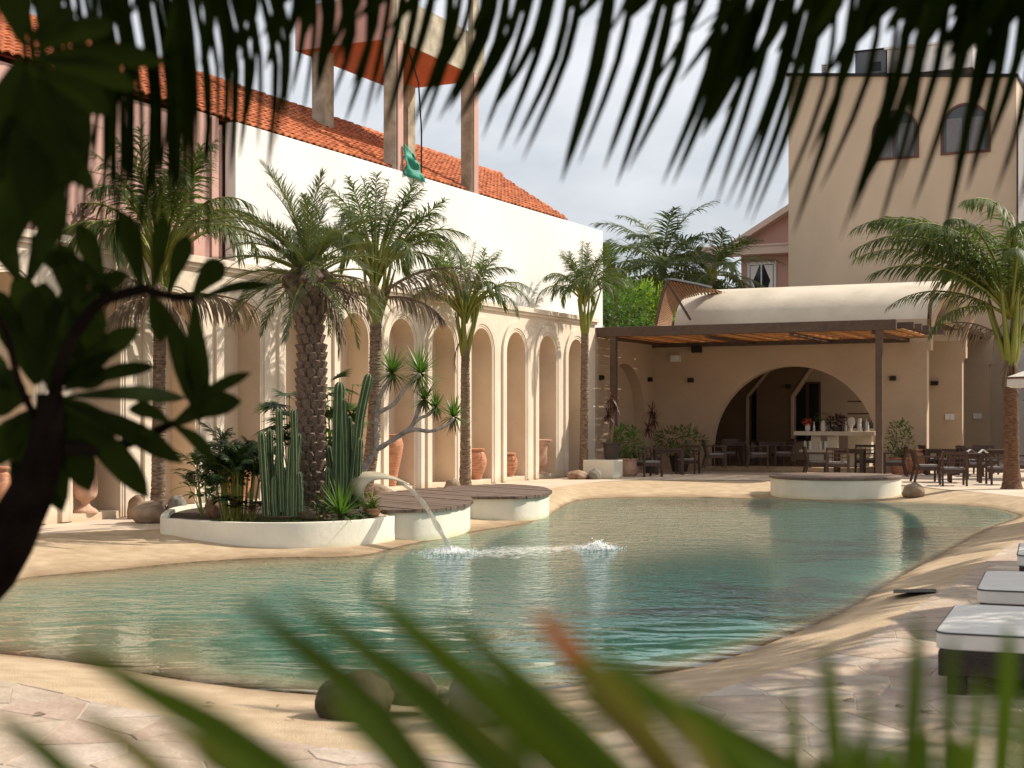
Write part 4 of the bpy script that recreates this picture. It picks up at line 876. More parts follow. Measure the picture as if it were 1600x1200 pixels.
# the five palms along the arcade
p = Gx(247, 809); palm(p, topat(250, 478, p.y+.1), .125, .105, ccrown(26, 40), 'coco', 'palm with a dark ringed trunk and untidy dry skirt, leftmost along the arcade', L_=2.7, zo=.4,
   dry=((200,30,.7),(250,10,.6),(10,20,.7),(300,0,.6),(330,20,.65),(60,-10,.5),(160,30,.7),(230,40,.7),(280,30,.6)))
b = at(577, 650, 29); p = Gx(566, 786); palm(p, topat(587, 492, p.y), .155, .115, ccrown(30, 10), 'coco', 'leaning palm with yellow green leaf stalks rising behind the white branched tree', L_=2.3, zo=.6, sway=.12,
   dry=((205,20,.75),(-25,10,.7),(-12,40,.95)))
p = Gx(727, 765); palm(p, topat(727, 545, p.y), .135, .10, ccrown(30, 75), 'coco', 'straight palm behind the deck platforms with a full round crown', L_=2.0, zo=.6, dry=((175,-50,.45),(-80,-60,.4)))
p = Gx(912, 746.5); palm(p, topat(914, 512, p.y), .125, .105, ccrown(30, 20), 'coco', 'straight palm at the end of the arcade beside the pergola corner', L_=1.75, zo=.6)
# tall coconut palm at the right
p = Gx(1581, 764); palm(p, topat(1579, 560, p.y), .19, .15,
   [(175,60,1.0),(195,70,1.05),(160,80,1.0),(185,80,1.0),(150,50,.95),(205,50,.9),(140,70,1.0),(230,70,.95),(215,80,1),(120,80,.95),(90,80,.9),(60,80,.9),(20,70,1),(0,60,.95),(-30,70,.9),(-60,70,.8),(-100,80,.8),(180,40,.9),(165,30,.7),(100,60,.9),(45,60,.9),(250,50,.8),(-20,40,.8),(200,20,.6),(190,65,1.1)],
   'big', 'tall coconut palm with long arching fronds at the right edge by the tables', 'trunk2', L_=4.3, zo=.95, step=.13, dry=((182,40,.42),(240,-60,.25),(-60,-60,.25)))
pr_ = None
# date palm in the planter
p = Vector((*at(491, 700, 22.4)[:2], ZP)); tt = at(481, 437, 22.4)
dpn = empty('date_palm', p, 0, 'stout date palm with a rough diamond patterned trunk standing in the planter', 'palm tree'); tv = tt-p
path = [Vector((0,0,-.1)), tv*.33+Vector((-.03,0,0)), tv*.66+Vector((.02,0,0)), tv]; b = trunk_mesh(path, .175, .15, .1); b.build('trunk', M['fibre'], dpn, smooth=True, ang=60)
bm_ = MB(); bm_.add([(-.5,0,-.5),(.5,0,-.5),(.62,.0,.1),(.34,0,.62),(-.34,0,.62),(-.62,0,.1),(-.42,.42,-.35),(.42,.42,-.35),(.5,.62,.2),(.26,.70,.52),(-.26,.70,.52),(-.5,.62,.2)],
   [(6,7,8,11),(11,8,9,10),(0,1,7,6),(1,2,8,7),(2,3,9,8),(3,4,10,9),(4,5,11,10),(5,0,6,11)]); bootm = bm_.data('leaf_base', M['boot'], smooth=False)
CC = rsm2(path, 60); nrow = 30; cnt = 0
for i in range(nrow):
    u = i/nrow; c = CC[min(59, int(u*60))]; r = .172-.03*u
    for j in range(9):
        t_ = 2*math.pi*(j/9+(i % 2)/18+i*.012); upk = max(0, (u-.78)/.22); s = .125*R.uniform(.88,1.12)*(1+.3*upk)
        inst('leaf_base', bootm, dpn, c+Vector((math.cos(t_)*(r-.02), math.sin(t_)*(r-.02), R.uniform(-.01,.01))), (R.uniform(-.1,.1)-.15-upk*.5, R.uniform(-.12,.12), t_-math.pi/2), (s*.88, s*(1.15+1.3*upk), s*(1.35+1.2*upk)))
for az, e, s in crown(44, 88, -10, .9, 30, (1.0, .95)): inst('frond', fk('date', e, R.randrange(2)), dpn, tv+Vector((0,0,R.uniform(-.1,.12))), (R.uniform(-.2,.2),0,rad(az)), 1.55*s*R.uniform(.85,1.12))
inst('frond', fk('date', 80, 0), dpn, tv+Vector((0,0,.1)), (0,0,rad(150)), 2.0)
for az, e, s in ((175,60,2.0),(195,50,2.1),(215,60,1.9),(160,60,1.9),(205,30,1.8),(-10,60,1.8)): inst('frond', fk('date', e, az % 2), dpn, tv+Vector((0,0,.05)), (R.uniform(-.2,.2),0,rad(az)), s)
for az, e in ((-20,0),(20,-40),(-5,20),(-40,-20)): inst('dry_frond', fk('drycoco', e, 0), dpn, tv-Vector((0,0,.05)), (0,0,rad(az)), 1.2)
# palms beyond the roofs
for px, py, Y, L_, n, az, lab in ((1035,402,62,3.5,22,0,'large dark coconut palm beyond the pavilion, tallest of the distant ones'), (962,428,58,2.9,18,70,'distant coconut palm showing just right of the white wall'), (1112,420,60,3.0,18,120,'distant coconut palm beside the pink house porch')):
    q = at(px, 640, Y); q.z = 0; palm(q, at(px, py+14, Y), .2, .16, crown(n, 84, -10, az0=az), 'bg', lab, L_=L_, step=.3)
# palms out of frame whose crowns shade the near paving and rim; the two behind the viewpoint are added to block sky light
for x, y, z, L_, az, lab in ((7.6,11.6,5.6,2.7,10,'coconut palm standing to the right of the nearest loungers'),(10.6,17.5,6.2,2.8,50,'coconut palm standing beyond the loungers on the right'),(4.9,5.2,5.2,2.6,90,'coconut palm standing just right of the viewpoint'),(11.8,23.5,5.4,2.5,90,'coconut palm on the right bank of the pool'),(-1.8,-2.2,4.6,3.0,30,'unseen coconut palm added behind the viewpoint on the left'),(1.9,-1.6,4.9,3.0,80,'unseen coconut palm added behind the viewpoint on the right')):
    palm((x,y,0), (x+.2,y,z), .17, .13, crown(20, 80, -10, az0=az), 'bg', lab, L_=L_, step=.2)
# ------------------------------------------------------------------ shrubs and planter plants
def rosette(b, c, rad_, n, w, emin=-20, emax=85, dr=.5, seg=3, seed=None):
    for i in range(n):
        u = (i+.5)/n; e = rad(emax+(emin-emax)*u**.8); az = i*2.39996+R.uniform(-.2,.2)
        b.leaf(c, (math.cos(az)*math.cos(e), math.sin(az)*math.cos(e), math.sin(e)), (0,0,1) if abs(e) < 1.3 else (1,0,0), rad_*R.uniform(.8,1.1), w, dr*R.uniform(.5,1.4)*(1 if e < 1.2 else .3), seg, (.8,1,.65,.03))
def cloud(b, c, rx, ry, rz_, n, l, w, dr=.4, shape=(.1,.8,1,.1)):
    for i in range(n):
        while True:
            q = Vector((R.uniform(-1,1), R.uniform(-1,1), R.uniform(-1,1)))
            if q.length < 1 and R.random() < .25+q.length and noise.noise(q*2.3+Vector(c)) > -.22: break
        d = Vector((q.x+R.uniform(-.6,.6), q.y+R.uniform(-.6,.6), q.z*.6+R.uniform(-.3,.7))).normalized()
        b.leaf(Vector(c)+Vector((q.x*rx, q.y*ry, q.z*rz_)), d, (R.uniform(-.5,.5), R.uniform(-.5,.5), 1), l*R.uniform(.6,1.2), w*R.uniform(.8,1.2), dr, 2, shape[:3] if False else (.15,1,.05))
def bush(nm, base, rx, rz_, n, l, w, m, lab, cat='bush', stems=7, zc=None, group=None, ry=None):
    r = empty(nm, base, 0, lab, cat, group); b = MB(); zc = zc or rz_*1.05; b2 = MB()
    for i in range(stems):
        az = i*2.4; q = Vector((math.cos(az)*rx*.6, math.sin(az)*rx*.6, zc+R.uniform(-.1,.5)*rz_)); b2.tube([Vector((0,0,0)), q*.5+Vector((0,0,.1*rz_)), q], [.014,.010,.004], 5)
        
    b2.build('stems', M['fibre'], r); cloud(b, (0,0,zc), rx, ry or rx, rz_, n, l, w); b.build('foliage', M[m], r); return r
def px2m(Y): return Y/F
# dracaena tree
YD = 23.3; o = at(556, 795, YD); o.z = ZP
dt = empty('branched_dracaena', o, 0, 'pale grey twisting branched tree with spiky green leaf heads over the decks', 'tree')
A = lambda l, dy=0: [at(x, y, YD+dy*i/len(l))-o for i, (x, y) in enumerate(l)]
BR = [([(556,795),(563,748),(575,722),(587,703)], .055,.045, 0),([(587,703),(588,670),(588,647),(593,622),(600,607),(607,596),(613,585)], .045,.026,.1),
      ([(588,650),(597,642),(617,630),(633,607),(646,594),(657,585)], .035,.024,-.2),([(587,703),(600,696),(613,687),(630,677),(645,664),(652,645),(655,633),(662,626)], .045,.024,.2),
      ([(648,660),(657,653),(670,648),(680,638)], .026,.020,.1),([(632,676),(650,671),(668,674),(684,671),(700,663),(709,653)], .034,.022,-.3)]
for l, r0, r1, dy in BR:
    q = rsm2(A(l, dy), 16); b = MB(); b.tube(q, [r0+(r1-r0)*i/15+R.uniform(-.003,.004) for i in range(16)], 9, wob=.06); b.build('branch', M['greybark'], dt, smooth=True, ang=60)
for (x, y), rr_, n in (((613,583),.50,125),((657,583),.54,140),((663,624),.36,95),((681,636),.31,80),((709,651),.42,100)):
    b = MB(); rosette(b, (0,0,0), rr_, n, .026, -25, 88, .35); k = (at(x, y, YD+.1)-o); b.build('leaf_head', M['leaf'], dt, loc=k)
    b = MB(); rosette(b, (0,0,-.02), rr_*.8, 16, .022, -70, -40, .2); b.build('dry_skirt', M['dry'], dt, loc=k)
# cacti
def cactus(cols, lab, Y0):
    p0 = at(cols[0][0][0][0], 800, Y0); p0.z = ZP; r = empty('columnar_cactus', p0, 0, lab, 'cactus')
    for pts, w in cols:
        Yc = Y0+R.uniform(-.35,.25); P = [at(x, y, Yc)-p0 for x, y in pts]; P[0].z = max(P[0].z, -.02); q = rsm2(P, 18); rr_ = w*Yc/F/2
        b = MB(); n = 7; rs_ = [rr_*(1+.05*math.sin(i*2.1)) for i in range(18)]+[rr_*.85, rr_*.5, rr_*.08]; d = (q[-1]-q[-2]).normalized(); q = q+[q[-1]+d*rr_*.5, q[-1]+d*rr_*.95, q[-1]+d*rr_*1.15]
        prev = None; vs = []
        for i, c in enumerate(q):
            dd = (q[min(i+1,len(q)-1)]-q[max(i-1,0)]).normalized(); a = Vector((1,0,0)) if prev is None else prev; a = (a-dd*a.dot(dd)).normalized(); prev = a; e = dd.cross(a)
            for k in range(n):
                for off, f in ((-.07,1),(.07,1),(.5*2*math.pi/n,.60)):
                    t_ = 2*math.pi*k/n+off; vs.append(c+a*math.cos(t_)*rs_[i]*f+e*math.sin(t_)*rs_[i]*f)
        m_ = 3*n
        for i in range(len(q)-1):
            for k in range(m_):
                b.f.append((i*m_+k,i*m_+(k+1)%m_,(i+1)*m_+(k+1)%m_,(i+1)*m_+k)); b.mi.append(1 if k % 3 == 0 else 0)
        b.v = [tuple(v) for v in vs]; b.build('stem', [M['cactus'], M['rib']], r)
cactus([([(416,806),(413,750),(409,682)],13),([(424,806),(423,740),(421,676)],11),([(434,806),(433,750),(438,700)],13),([(441,800),(438,720),(436,645)],11),([(452,806),(452,760),(455,700)],11),
        ([(460,806),(461,730),(459,645)],11),([(463,780),(463,740),(467,683)],10),([(446,806),(446,770),(447,735)],10),([(430,806),(428,780),(428,750)],9),([(470,800),(470,770),(468,742)],9)], 'clump of ribbed columnar cacti left of the date palm trunk', 21.6)
cactus([([(528,795),(528,720),(530,606)],17),([(537,795),(539,730),(536,630)],12),([(546,780),(548,720),(546,655)],9),([(548,795),(556,720),(562,655),(575,592)],15),([(520,790),(521,750),(514,702)],11),
        ([(556,795),(560,740),(562,690)],11),([(512,790),(511,760),(512,735)],9)], 'taller columnar cacti between the date palm and the leaning palm', 22.2)
# yucca
p = at(533, 806, 21.5); p.z = ZP; r = empty('yucca_plant', p, 0, 'spiky yucca rosette of sword leaves just left of the spout', 'plant')
b = MB(); rosette(b, (0,0,.12), .60, 80, .035, -10, 88, .25); b.build('leaves', M['leaf'], r); b = MB(); b.tube([(0,0,0),(0,0,.14)], .05, 8); b.build('stem', M['fibre'], r)
# fan palms behind the date palm trunk
def fan(L_, n=11, sp_=200, seed=0, w=.05, mat_='darkleaf'):
    b = MB(); rr_ = random.Random(seed)
    for i in range(n):
        t_ = rad(-sp_/2+sp_*i/(n-1)); b.leaf((0,0,0), (math.cos(t_), math.sin(t_), .12), (0,0,1), L_*(1-.2*abs(i/(n-1)*2-1))*rr_.uniform(.9,1.05), w, .35, 4, (.35,1,1,.6,.05), fold=.25)
    return b.data('fan_blade', M[mat_])
F1 = [fan(.36, seed=1), fan(.40, 13, 240, 2, .045), fan(.36, 10, 180, 3, .05, 'leaf')]
def fanplant(px, py, Y, n, h, rx, lab, lime=.2, z=ZP, s=1, nm='fan_palm'):
    p = at(px, py, Y); p.z = z; r = empty(nm, p, 0, lab, 'plant')
    for i in range(n):
        az = i*2.4+R.uniform(-.4,.4); hh_ = h*R.uniform(.45,1.0); q = Vector((math.cos(az)*rx*R.uniform(.3,1), math.sin(az)*rx*R.uniform(.3,.8), hh_)); b = MB()
        st = Vector((math.cos(az)*.08, math.sin(az)*.08, 0)); b.tube([st, st*2+Vector((0,0,hh_*.6)), q], [.012,.009,.006], 5); b.build('leaf_stalk', M['petiole'], r)
        inst('fan_leaf', F1[2] if R.random() < lime else F1[R.randrange(2)], r, q, (R.uniform(-.4,.4), R.uniform(-.7,.35), az), s*R.uniform(.8,1.15))
    return r
fanplant(455, 800, 23.4, 30, 1.95, .42, 'fan palm with drooping dark leaves left of the date palm trunk', .25)
fanplant(525, 800, 23.6, 32, 2.25, .36, 'bright green fan palm right of the date palm trunk above the cacti', .6)
# dense dark palm bush at the left of the planter
def feather(px, py, Y, n, h, L_, lab, e=(80, 10), z=ZP, kind='coco', m2=None):
    p = at(px, py, Y); p.z = z; r = empty('palm_bush', p, 0, lab, 'plant')
    for i in range(n):
        az = i*137.5; st = Vector((R.uniform(-.25,.25), R.uniform(-.2,.2), 0)); q = st*1.4+Vector((0,0,h*R.uniform(.45,1))); b = MB(); b.tube([st, q], [.02,.014], 6); b.build('stem', M['petiole'], r)
        for j in range(5): inst('frond', BF[R.randrange(3)], r, q, (R.uniform(-.5,.5), R.uniform(-.9,.1), rad(az+j*72+R.uniform(-20,20))), L_*R.uniform(.8,1.1))
    return r
BF = [frond(1, 35, 60, 30, .40, .034, .8, ('darkleaf','petiole'), .25, 900+i, 50, .3, .018) for i in range(3)]
feather(372, 800, 21.9, 20, 1.05, .50, 'dense dark green palm bush at the left end of the planter')
feather(338, 790, 23.6, 6, .95, .5, 'sparse feathery palm behind the left end of the planter', z=0)
# broad leaved low plants
def lowplant(px, py, Y, n, h, L_, w, m, lab, z=ZP, cat='plant'):
    p = at(px, py, Y); p.z = z; r = empty('leafy_plant', p, 0, lab, cat)
    for i in range(n):
        az = i*2.4; q = Vector((math.cos(az)*.14*R.uniform(.3,1.5), math.sin(az)*.14, h*R.uniform(.5,1))); b = MB(); b.tube([(0,0,0), q*.5, q], [.008,.007,.005], 5); b.build('stem', M['petiole'], r)
        b = MB()
        for j in range(6): a2 = az+j*1.05; b.leaf((0,0,0), (math.cos(a2), math.sin(a2), R.uniform(.1,.9)), (0,0,1), L_*R.uniform(.7,1.1), w, .8, 4, (.15,.8,1,.7,.03), fold=.2)
        b.build('leaves', M[m], r, loc=q)
    return r
lowplant(315, 803, 22.0, 5, .5, .34, .075, 'leaf', 'low plant with long pointed leaves between the boulders left of the planter', z=.2)
lowplant(352, 806, 21.5, 6, .42, .26, .09, 'darkleaf', 'low dark broad leaved plant behind the rust boulder in the planter')
lowplant(395, 806, 21.5, 5, .35, .24, .08, 'redleaf', 'dark reddish low plant beside the left cactus clump')
lowplant(500, 806, 21.5, 6, .28, .24, .05, 'darkleaf', 'dark low foliage between the smooth boulder and the yucca')
lowplant(556, 806, 21.6, 5, .18, .2, .06, 'darkleaf', 'small dark plant at the foot of the curved spout')
g_ = MB()
for i in range(5200):
    px = R.uniform(330, 560); u = R.random(); q = at(px, 700, 21.15+u*1.3); d = 1 if 385 < px < 470 else .35
    if R.random() > d: continue
    g_.leaf((q.x, q.y, ZP-.01), (R.uniform(-.5,.5), R.uniform(-.5,.5), 1), (1,0,0), R.uniform(.03,.07), .008, .2, 1, (1,.1))
tag(g_.build('grass', M['grass']), 'short bright grass growing on the planter soil', 'grass', kind='stuff')
# succulent pot by the spout
p = at(582, 809, 21.85); p.z = .205
pot(smooth_prof([(.05,0),(.10,.03),(.115,.08),(.10,.12)]), p, M['terra'], 'small round terracotta pot with a succulent on the planter rim under the spout')
b = MB(); rosette(b, tuple(p+Vector((0,0,.12))), .19, 36, .05, 5, 80, .5); cloud(b, tuple(p+Vector((-.05,0,.24))), .13,.1,.1, 50, .1, .04); tag(b.build('succulent', M['lime']), 'yellow green succulent growing in the small pot beneath the spout', 'plant')
# ------------------------------------------------------------------ greenery beyond the arcade end
for i, (px, py, rx, rz_, m, lab) in enumerate(((960,500,1.1,1.2,'leaf','bright green bamboo like shrub right of the white wall end'),(988,498,1.0,1.4,'leaf','middle bright green shrub behind the pergola roof'),(1020,485,1.1,1.0,'lime','lime green shrub next to the bamboo lined shell'))):
    q = at(px, py, 50+i); zc = q.z; q.z = 0; bush('tall_shrub', q, rx, rz_, 1500, .26, .06, m, lab, 'shrub', zc=zc)
for px, py, Y, rx, rz_, n, lab in ((960,478,66,2.4,1.0,900,'dark tree crown low behind the distant coconut palms'),(1070,475,68,2.6,1.1,1000,'dark tree mass behind the bamboo lined shell'),):
    q = at(px, py, Y); zc = q.z; q.z = 0; bush('dark_tree', q, rx, rz_, n*2, .5, .16, 'darkleaf', lab, 'tree', zc=zc, stems=9)
for i, (x, y, s) in enumerate(((24,62,3.4),(28,70,3.8),(21,52,2.6))): bush('garden_tree', (x,y,0), s, s, 2600, .5, .17, 'darkleaf', ('dark leafy garden tree beyond the right arches','tall dark garden tree far beyond the right arches','smaller dark garden tree right of the far arches')[i], 'tree', zc=s*1.25)
# ------------------------------------------------------------------ terrace furniture
def make_chair(lab, lounge=False):
    r = empty('armchair', (0,0,0), 0, lab, 'chair'); fm_ = M['furniture']; w, d, hs_, hb = .28, .26, .40, .84
    for sx_ in (-1,1):
        b = MB(); b.bar((sx_*w,d,0),(sx_*w,d,.63),.05,.05); b.build('leg', fm_, r)
        b = MB(); b.bar((sx_*w,-d-.10,0),(sx_*w,-d,.42),.05,.055); b.bar((sx_*w,-d,.40),(sx_*w,-d-.10,hb),.05,.05); b.build('leg', fm_, r)
        b = MB(); b.box(sx_*w-.035,sx_*w+.035,-d-.03,d+.04,.632,.66); b.build('armrest', fm_, r, bevel=.006)
    b = MB(); b.box(-w+.026,w-.026,d-.02,d+.02,.30,.38); b.box(-w+.026,w-.026,-d-.0,-d+.035,.30,.38)
    for sx_ in (-1,1): b.box(sx_*(w-.005)-.015,sx_*(w-.005)+.015,-d+.03,d-.026,.30,.38)
    b.build('seat_frame', fm_, r); b = MB(); b.box(-w+.03,w-.03,-d+.03,d+.0,.381,.45); b.build('cushion', M['seat'], r, bevel=.02)
    yb = lambda z: -d-.10*(z-.40)/(hb-.40)
    for z, h_ in ((.80,.075),(.68,.03),(.57,.03)): b = MB(); b.bar((-w+.026,yb(z),z),(w-.026,yb(z),z),.024,h_); b.build('back_rail', fm_, r)
    for x in (-.13,0,.13): b = MB(); b.bar((x,yb(.46),.46),(x,yb(.76),.76),.045,.018,(1,0,0)); b.build('back_slat', fm_, r)
    return r
def make_table(lab, s=.42):
    r = empty('dining_table', (0,0,0), 0, lab, 'table')
    for i in range(6): b = MB(); y = -s+i*(2*s/6); b.box(-s,s,y+.002,y+2*s/6-.002,.71,.75); b.build('top_board', M['furniture'], r)
    b = MB(); b.box(-s+.06,s-.06,-s+.06,-s+.09,.63,.708); b.box(-s+.06,s-.06,s-.09,s-.06,.63,.708); b.box(-s+.06,-s+.09,-s+.092,s-.092,.63,.708); b.box(s-.09,s-.06,-s+.092,s-.092,.63,.708); b.build('apron', M['furniture'], r)
    for x in (-1,1):
        for y in (-1,1): b = MB(); b.box(x*(s-.055)-.045,x*(s-.055)+.045,y*(s-.055)-.045,y*(s-.055)+.045,0,.709); b.build('leg', M['furniture'], r)
    return r
bpy.context.view_layer.update()
CH = None; TB_ = None
def chair(px, py, rz, lab, z=0):
    global CH
    p = G(px, py, z)
    if CH is None: CH = make_chair(lab); c = CH
    else: c = copy_tree(CH, label=lab)
    c.location = p; c.rotation_euler.z = rad(rz); c['group'] = 'dark armchairs on the terrace'; return c
def table(px, py, rz, lab, z=0):
    global TB_
    p = G(px, py, z)
    if TB_ is None: TB_ = make_table(lab); c = TB_
    else: c = copy_tree(TB_, label=lab)
    c.location = p; c.rotation_euler.z = rad(rz); c['group'] = 'dark wooden dining tables'; return c
# facing: 0 = away from the viewer, 180 = toward the viewer, -90 = right, 90 = left
table(1328, 742, -20, 'dark wooden table behind the round platform left of the right pergola post')
chair(1276, 744, -95, 'dark armchair facing right, left of the table behind the round platform')
chair(1309, 747, -15, 'dark armchair seen from the back at the table behind the round platform')
chair(1352, 739, 165, 'dark slatted armchair facing the viewer beyond the table behind the round platform')
chair(1396, 744, 80, 'dark armchair facing left just right of the right pergola post')
table(1507, 753.5, -14, 'dark wooden table with folded napkins on the terrace left of the right palm')
chair(1448, 753, -95, 'dark armchair facing right, leftmost at the napkin table')
chair(1489, 758.5, -10, 'dark armchair seen from the back, nearest at the napkin table')
chair(1562, 757, 85, 'dark armchair facing left, partly behind the right palm trunk')
chair(1527, 748, 170, 'dark armchair facing the viewer on the far side of the napkin table')
table(1553, 744, -10, 'dark wooden table farther back behind the napkin table')
chair(1516, 742, -100, 'dark armchair facing right at the farther table behind the lit wall edge')
chair(1541, 741, 175, 'dark armchair facing the viewer at the farther table')
table(1470, 742, -20, 'dark wooden table close behind the right end of the facade')
chair(1459, 740, -90, 'dark armchair facing right just behind the facade end')
chair(1483, 741, 90, 'dark armchair facing left just behind the facade end')
chair(1600, 750, 90, 'dark armchair at the right picture edge behind the palm trunk')
chair(1013, 744.5, -155, 'dark low armchair with pale cushion right of the big terracotta pot')
chair(1074, 740, -200, 'dark low armchair in front of the leafy plants left of the archway')
table(1044, 741, 0, 'small dark table between the two armchairs left of the archway')
for px, py, rz in ((1118,731,-90),(1133,728,20),(1186,730,-100),(1222,728,90)): chair(px, py, rz, {1118:'dim armchair just inside the left of the archway',1133:'dim armchair behind the inner left table',1186:'dim armchair left of the middle inner table',1222:'dim armchair right of the middle inner table'}[px], z=.15)
table(1146, 728, 0, 'dim table inside the archway on the left', z=.15); table(1203, 727, 0, 'dim table inside the archway in the middle', z=.15)
# napkins folded into tents on the table
for px, py, lab in ((1516,709,'left white folded napkin tent on the front right table'),(1536,705,'right white folded napkin tent on the front right table')):
    Yn = G(1507,753.5).y+.1; q = at(px, 709, Yn); q.z = .755; b = MB(); b.add([(-.12,-.06,0),(0,-.06,.09),(.12,-.06,0),(-.12,.06,0),(0,.06,.09),(.12,.06,0)], [(0,1,4,3),(1,2,5,4)])
    o = b.build('napkin', M['linen'], loc=q, rz=.2); md = o.modifiers.new('s','SOLIDIFY'); md.thickness = .008; tag(o, lab, 'napkin')
# bar counter with things on it
aB = AFC+.55; cb = lambda px, a=aB: bfor(px, a)
br = empty('bar_counter', Wp(cb(1240), aB, .15), UV, 'pale stone bar counter with an open shelf inside the right side of the archway', 'counter')
wB = cb(1367)-cb(1240); zt_ = zfor(674,cb(1300),aB)-.15
b = MB(); b.box(0,wB,0,.7,zt_-.13,zt_); b.build('counter_top', M['counter'], br, bevel=.01)
b = MB(); b.box(.18,wB-.1,-.02,.62,.42,.50); b.build('shelf', M['counter'], br, bevel=.01); b = MB(); b.box(.45,wB-.2,.15,.6,0,.419); b.build('plinth', M['counter'], br)
for x in (.5,1.0,wB-.45): b = MB(); b.box(x,x+.3,.2,.5,.501,zt_-.131); b.build('pier', M['counter'], br)
def thing_on(nm, px, z, prof, m, lab, cat, dy=.2, n=14):
    q = Wp(cb(px, aB+dy), aB+dy, z); b = MB(); b.lathe(prof, n); return tag(b.build(nm, m, loc=q, smooth=True, ang=40), lab, cat)
zc_ = .15+zt_+.001
thing_on('round_vase', 1262, zc_, [(.05,0),(.085,.06),(.08,.15),(.055,.2),(.06,.22)], M['crock'], 'pale vase with orange flowers at the left end of the bar counter', 'vase')
b = MB(); cloud(b, (0,0,0), .16,.12,.09, 90, .09, .05); tag(b.build('flower_bunch', M['orangefl'], loc=Wp(cb(1262,aB+.2),aB+.2,zc_+.28)), 'bunch of orange flowers in the leftmost vase on the bar', 'flowers')
thing_on('white_vase', 1286, zc_, [(.06,0),(.085,.1),(.07,.26),(.05,.34)], M['crock'], 'tall white vase with leafy stems on the bar counter', 'vase')
b = MB(); cloud(b, (0,0,0), .22,.15,.13, 90, .14, .03); tag(b.build('stem_bouquet', M['leaf'], loc=Wp(cb(1286,aB+.2),aB+.2,zc_+.45)), 'green stems spreading from the tall white vase on the bar', 'flowers')
b = MB(); cloud(b, (0,0,0), .34,.15,.17, 260, .12, .05); tag(b.build('red_foliage', M['redleaf'], loc=Wp(cb(1308,aB+.3),aB+.3,zc_+.32)), 'dark red potted foliage in the middle of the bar counter', 'plant')
thing_on('dark_planter', 1308, zc_, [(.16,0),(.2,.12),(.2,.15)], M['darkpot'], 'low dark bowl holding red foliage on the bar', 'bowl')
thing_on('globe_jar', 1330, zc_, [(.03,0),(.05,.14),(.10,.2),(.13,.30),(.10,.41),(.03,.45)], M['crock'], 'round white globe jar on a stem on the bar', 'jar')
thing_on('cup_stack', 1343, zc_, [(.05,0),(.06,.2),(.05,.21),(.06,.4)], M['crock'], 'stack of pale cups at the right of the bar counter', 'cups')
for i, px in enumerate((1272, 1296, 1300, 1317, 1322, 1350, 1356)):
    thing_on('bottle', px, zc_, [(.035,0),(.037,.16),(.014,.22),(.014,.30)], M['glass'] if i % 2 else M['crock'], ['short pale bottle right of the orange flowers','dark glass bottle right of the tall white vase','pale bottle before the red foliage','dark bottle right of the red foliage','pale bottle left of the globe jar','dark bottle right of the cup stack','pale bottle nearest the right end of the bar'][i], 'bottle', dy=.12+.05*(i%3), n=10)
for i, px in enumerate((1258,1266,1282,1290)): thing_on('canister', px, .15+.501, [(.05,0),(.05,.26),(.02,.27)], M['crock'], 'pale canister on the shelf under the bar, %s' % ('leftmost','second from left','third from left','rightmost')[i], 'canister')
# potted plants near the building
def potted(px, py, z, pr, m, lab, plab, kind, rx, rz_, n, l, w, lm, zc=None):
    p = G(px, py, z); pot(pr, p, m, lab); hp = max(q[1] for q in pr); bush('potted_bush', p+Vector((0,0,hp-.1)), rx, rz_, n, l, w, lm, plab, 'plant', zc=zc)
wide = smooth_prof([(.26,0),(.33,.1),(.36,.3),(.31,.46),(.32,.50)])
tub = smooth_prof([(.22,0),(.27,.2),(.31,.42),(.32,.48)])
potted(979, 744, 0, wide, M['terra2'], 'large pale terracotta pot by the left pergola post', 'leafy green bush in the large pale terracotta pot by the left post', 0, .48, .50, 520, .15, .07, 'leaf')
potted(1062, 737, 0, tub, M['darkpot'], 'dark tub behind the low armchairs left of the archway', 'wide feathery green plant in the dark tub left of the archway', 0, .85, .42, 620, .2, .05, 'leaf', .55)
potted(1406, 741, 0, tub, M['terra'], 'ribbed terracotta pot right of the right pergola post', 'tall green bush in the ribbed terracotta pot right of the post', 0, .42, .62, 620, .13, .045, 'leaf', .62)
pot(sc_(rnd,1.25,.95), G(1427, 741), M['terra'], 'big round terracotta jar standing next to the bushy pot')
def dracaena(p, h, lab, potm, plab):
    pot(smooth_prof([(.17,0),(.2,.1),(.24,.42),(.25,.46)]), p, potm, plab); r = empty('dracaena_plant', p+Vector((0,0,.4)), 0, lab, 'plant')
    for i, (x, k) in enumerate(((0,1),(.08,.82),(-.1,.65))):
        b = MB(); b.tube([(0,0,0),(x*.6,0,h*k*.5),(x,0,h*k)], [.02,.016,.014], 6); b.build('stem', M['fibre'], r)
        b = MB(); rosette(b, (0,0,0), .42, 46, .028, -60, 88, .7); b.build('leaf_head', M['redleaf'], r, loc=(x,0,h*k))
dracaena(G(948,748)+Vector((.18,.65,.5)), 1.3, 'dark red dracaena in a dark pot on the plaster block', M['darkpot'], 'dark pot on the ivory plaster block')
dracaena(G(1018,739), 1.45, 'dark spiky dracaena behind the low armchair in the wall corner', M['darkpot'], 'tall dark pot in the wall corner behind the low armchair')
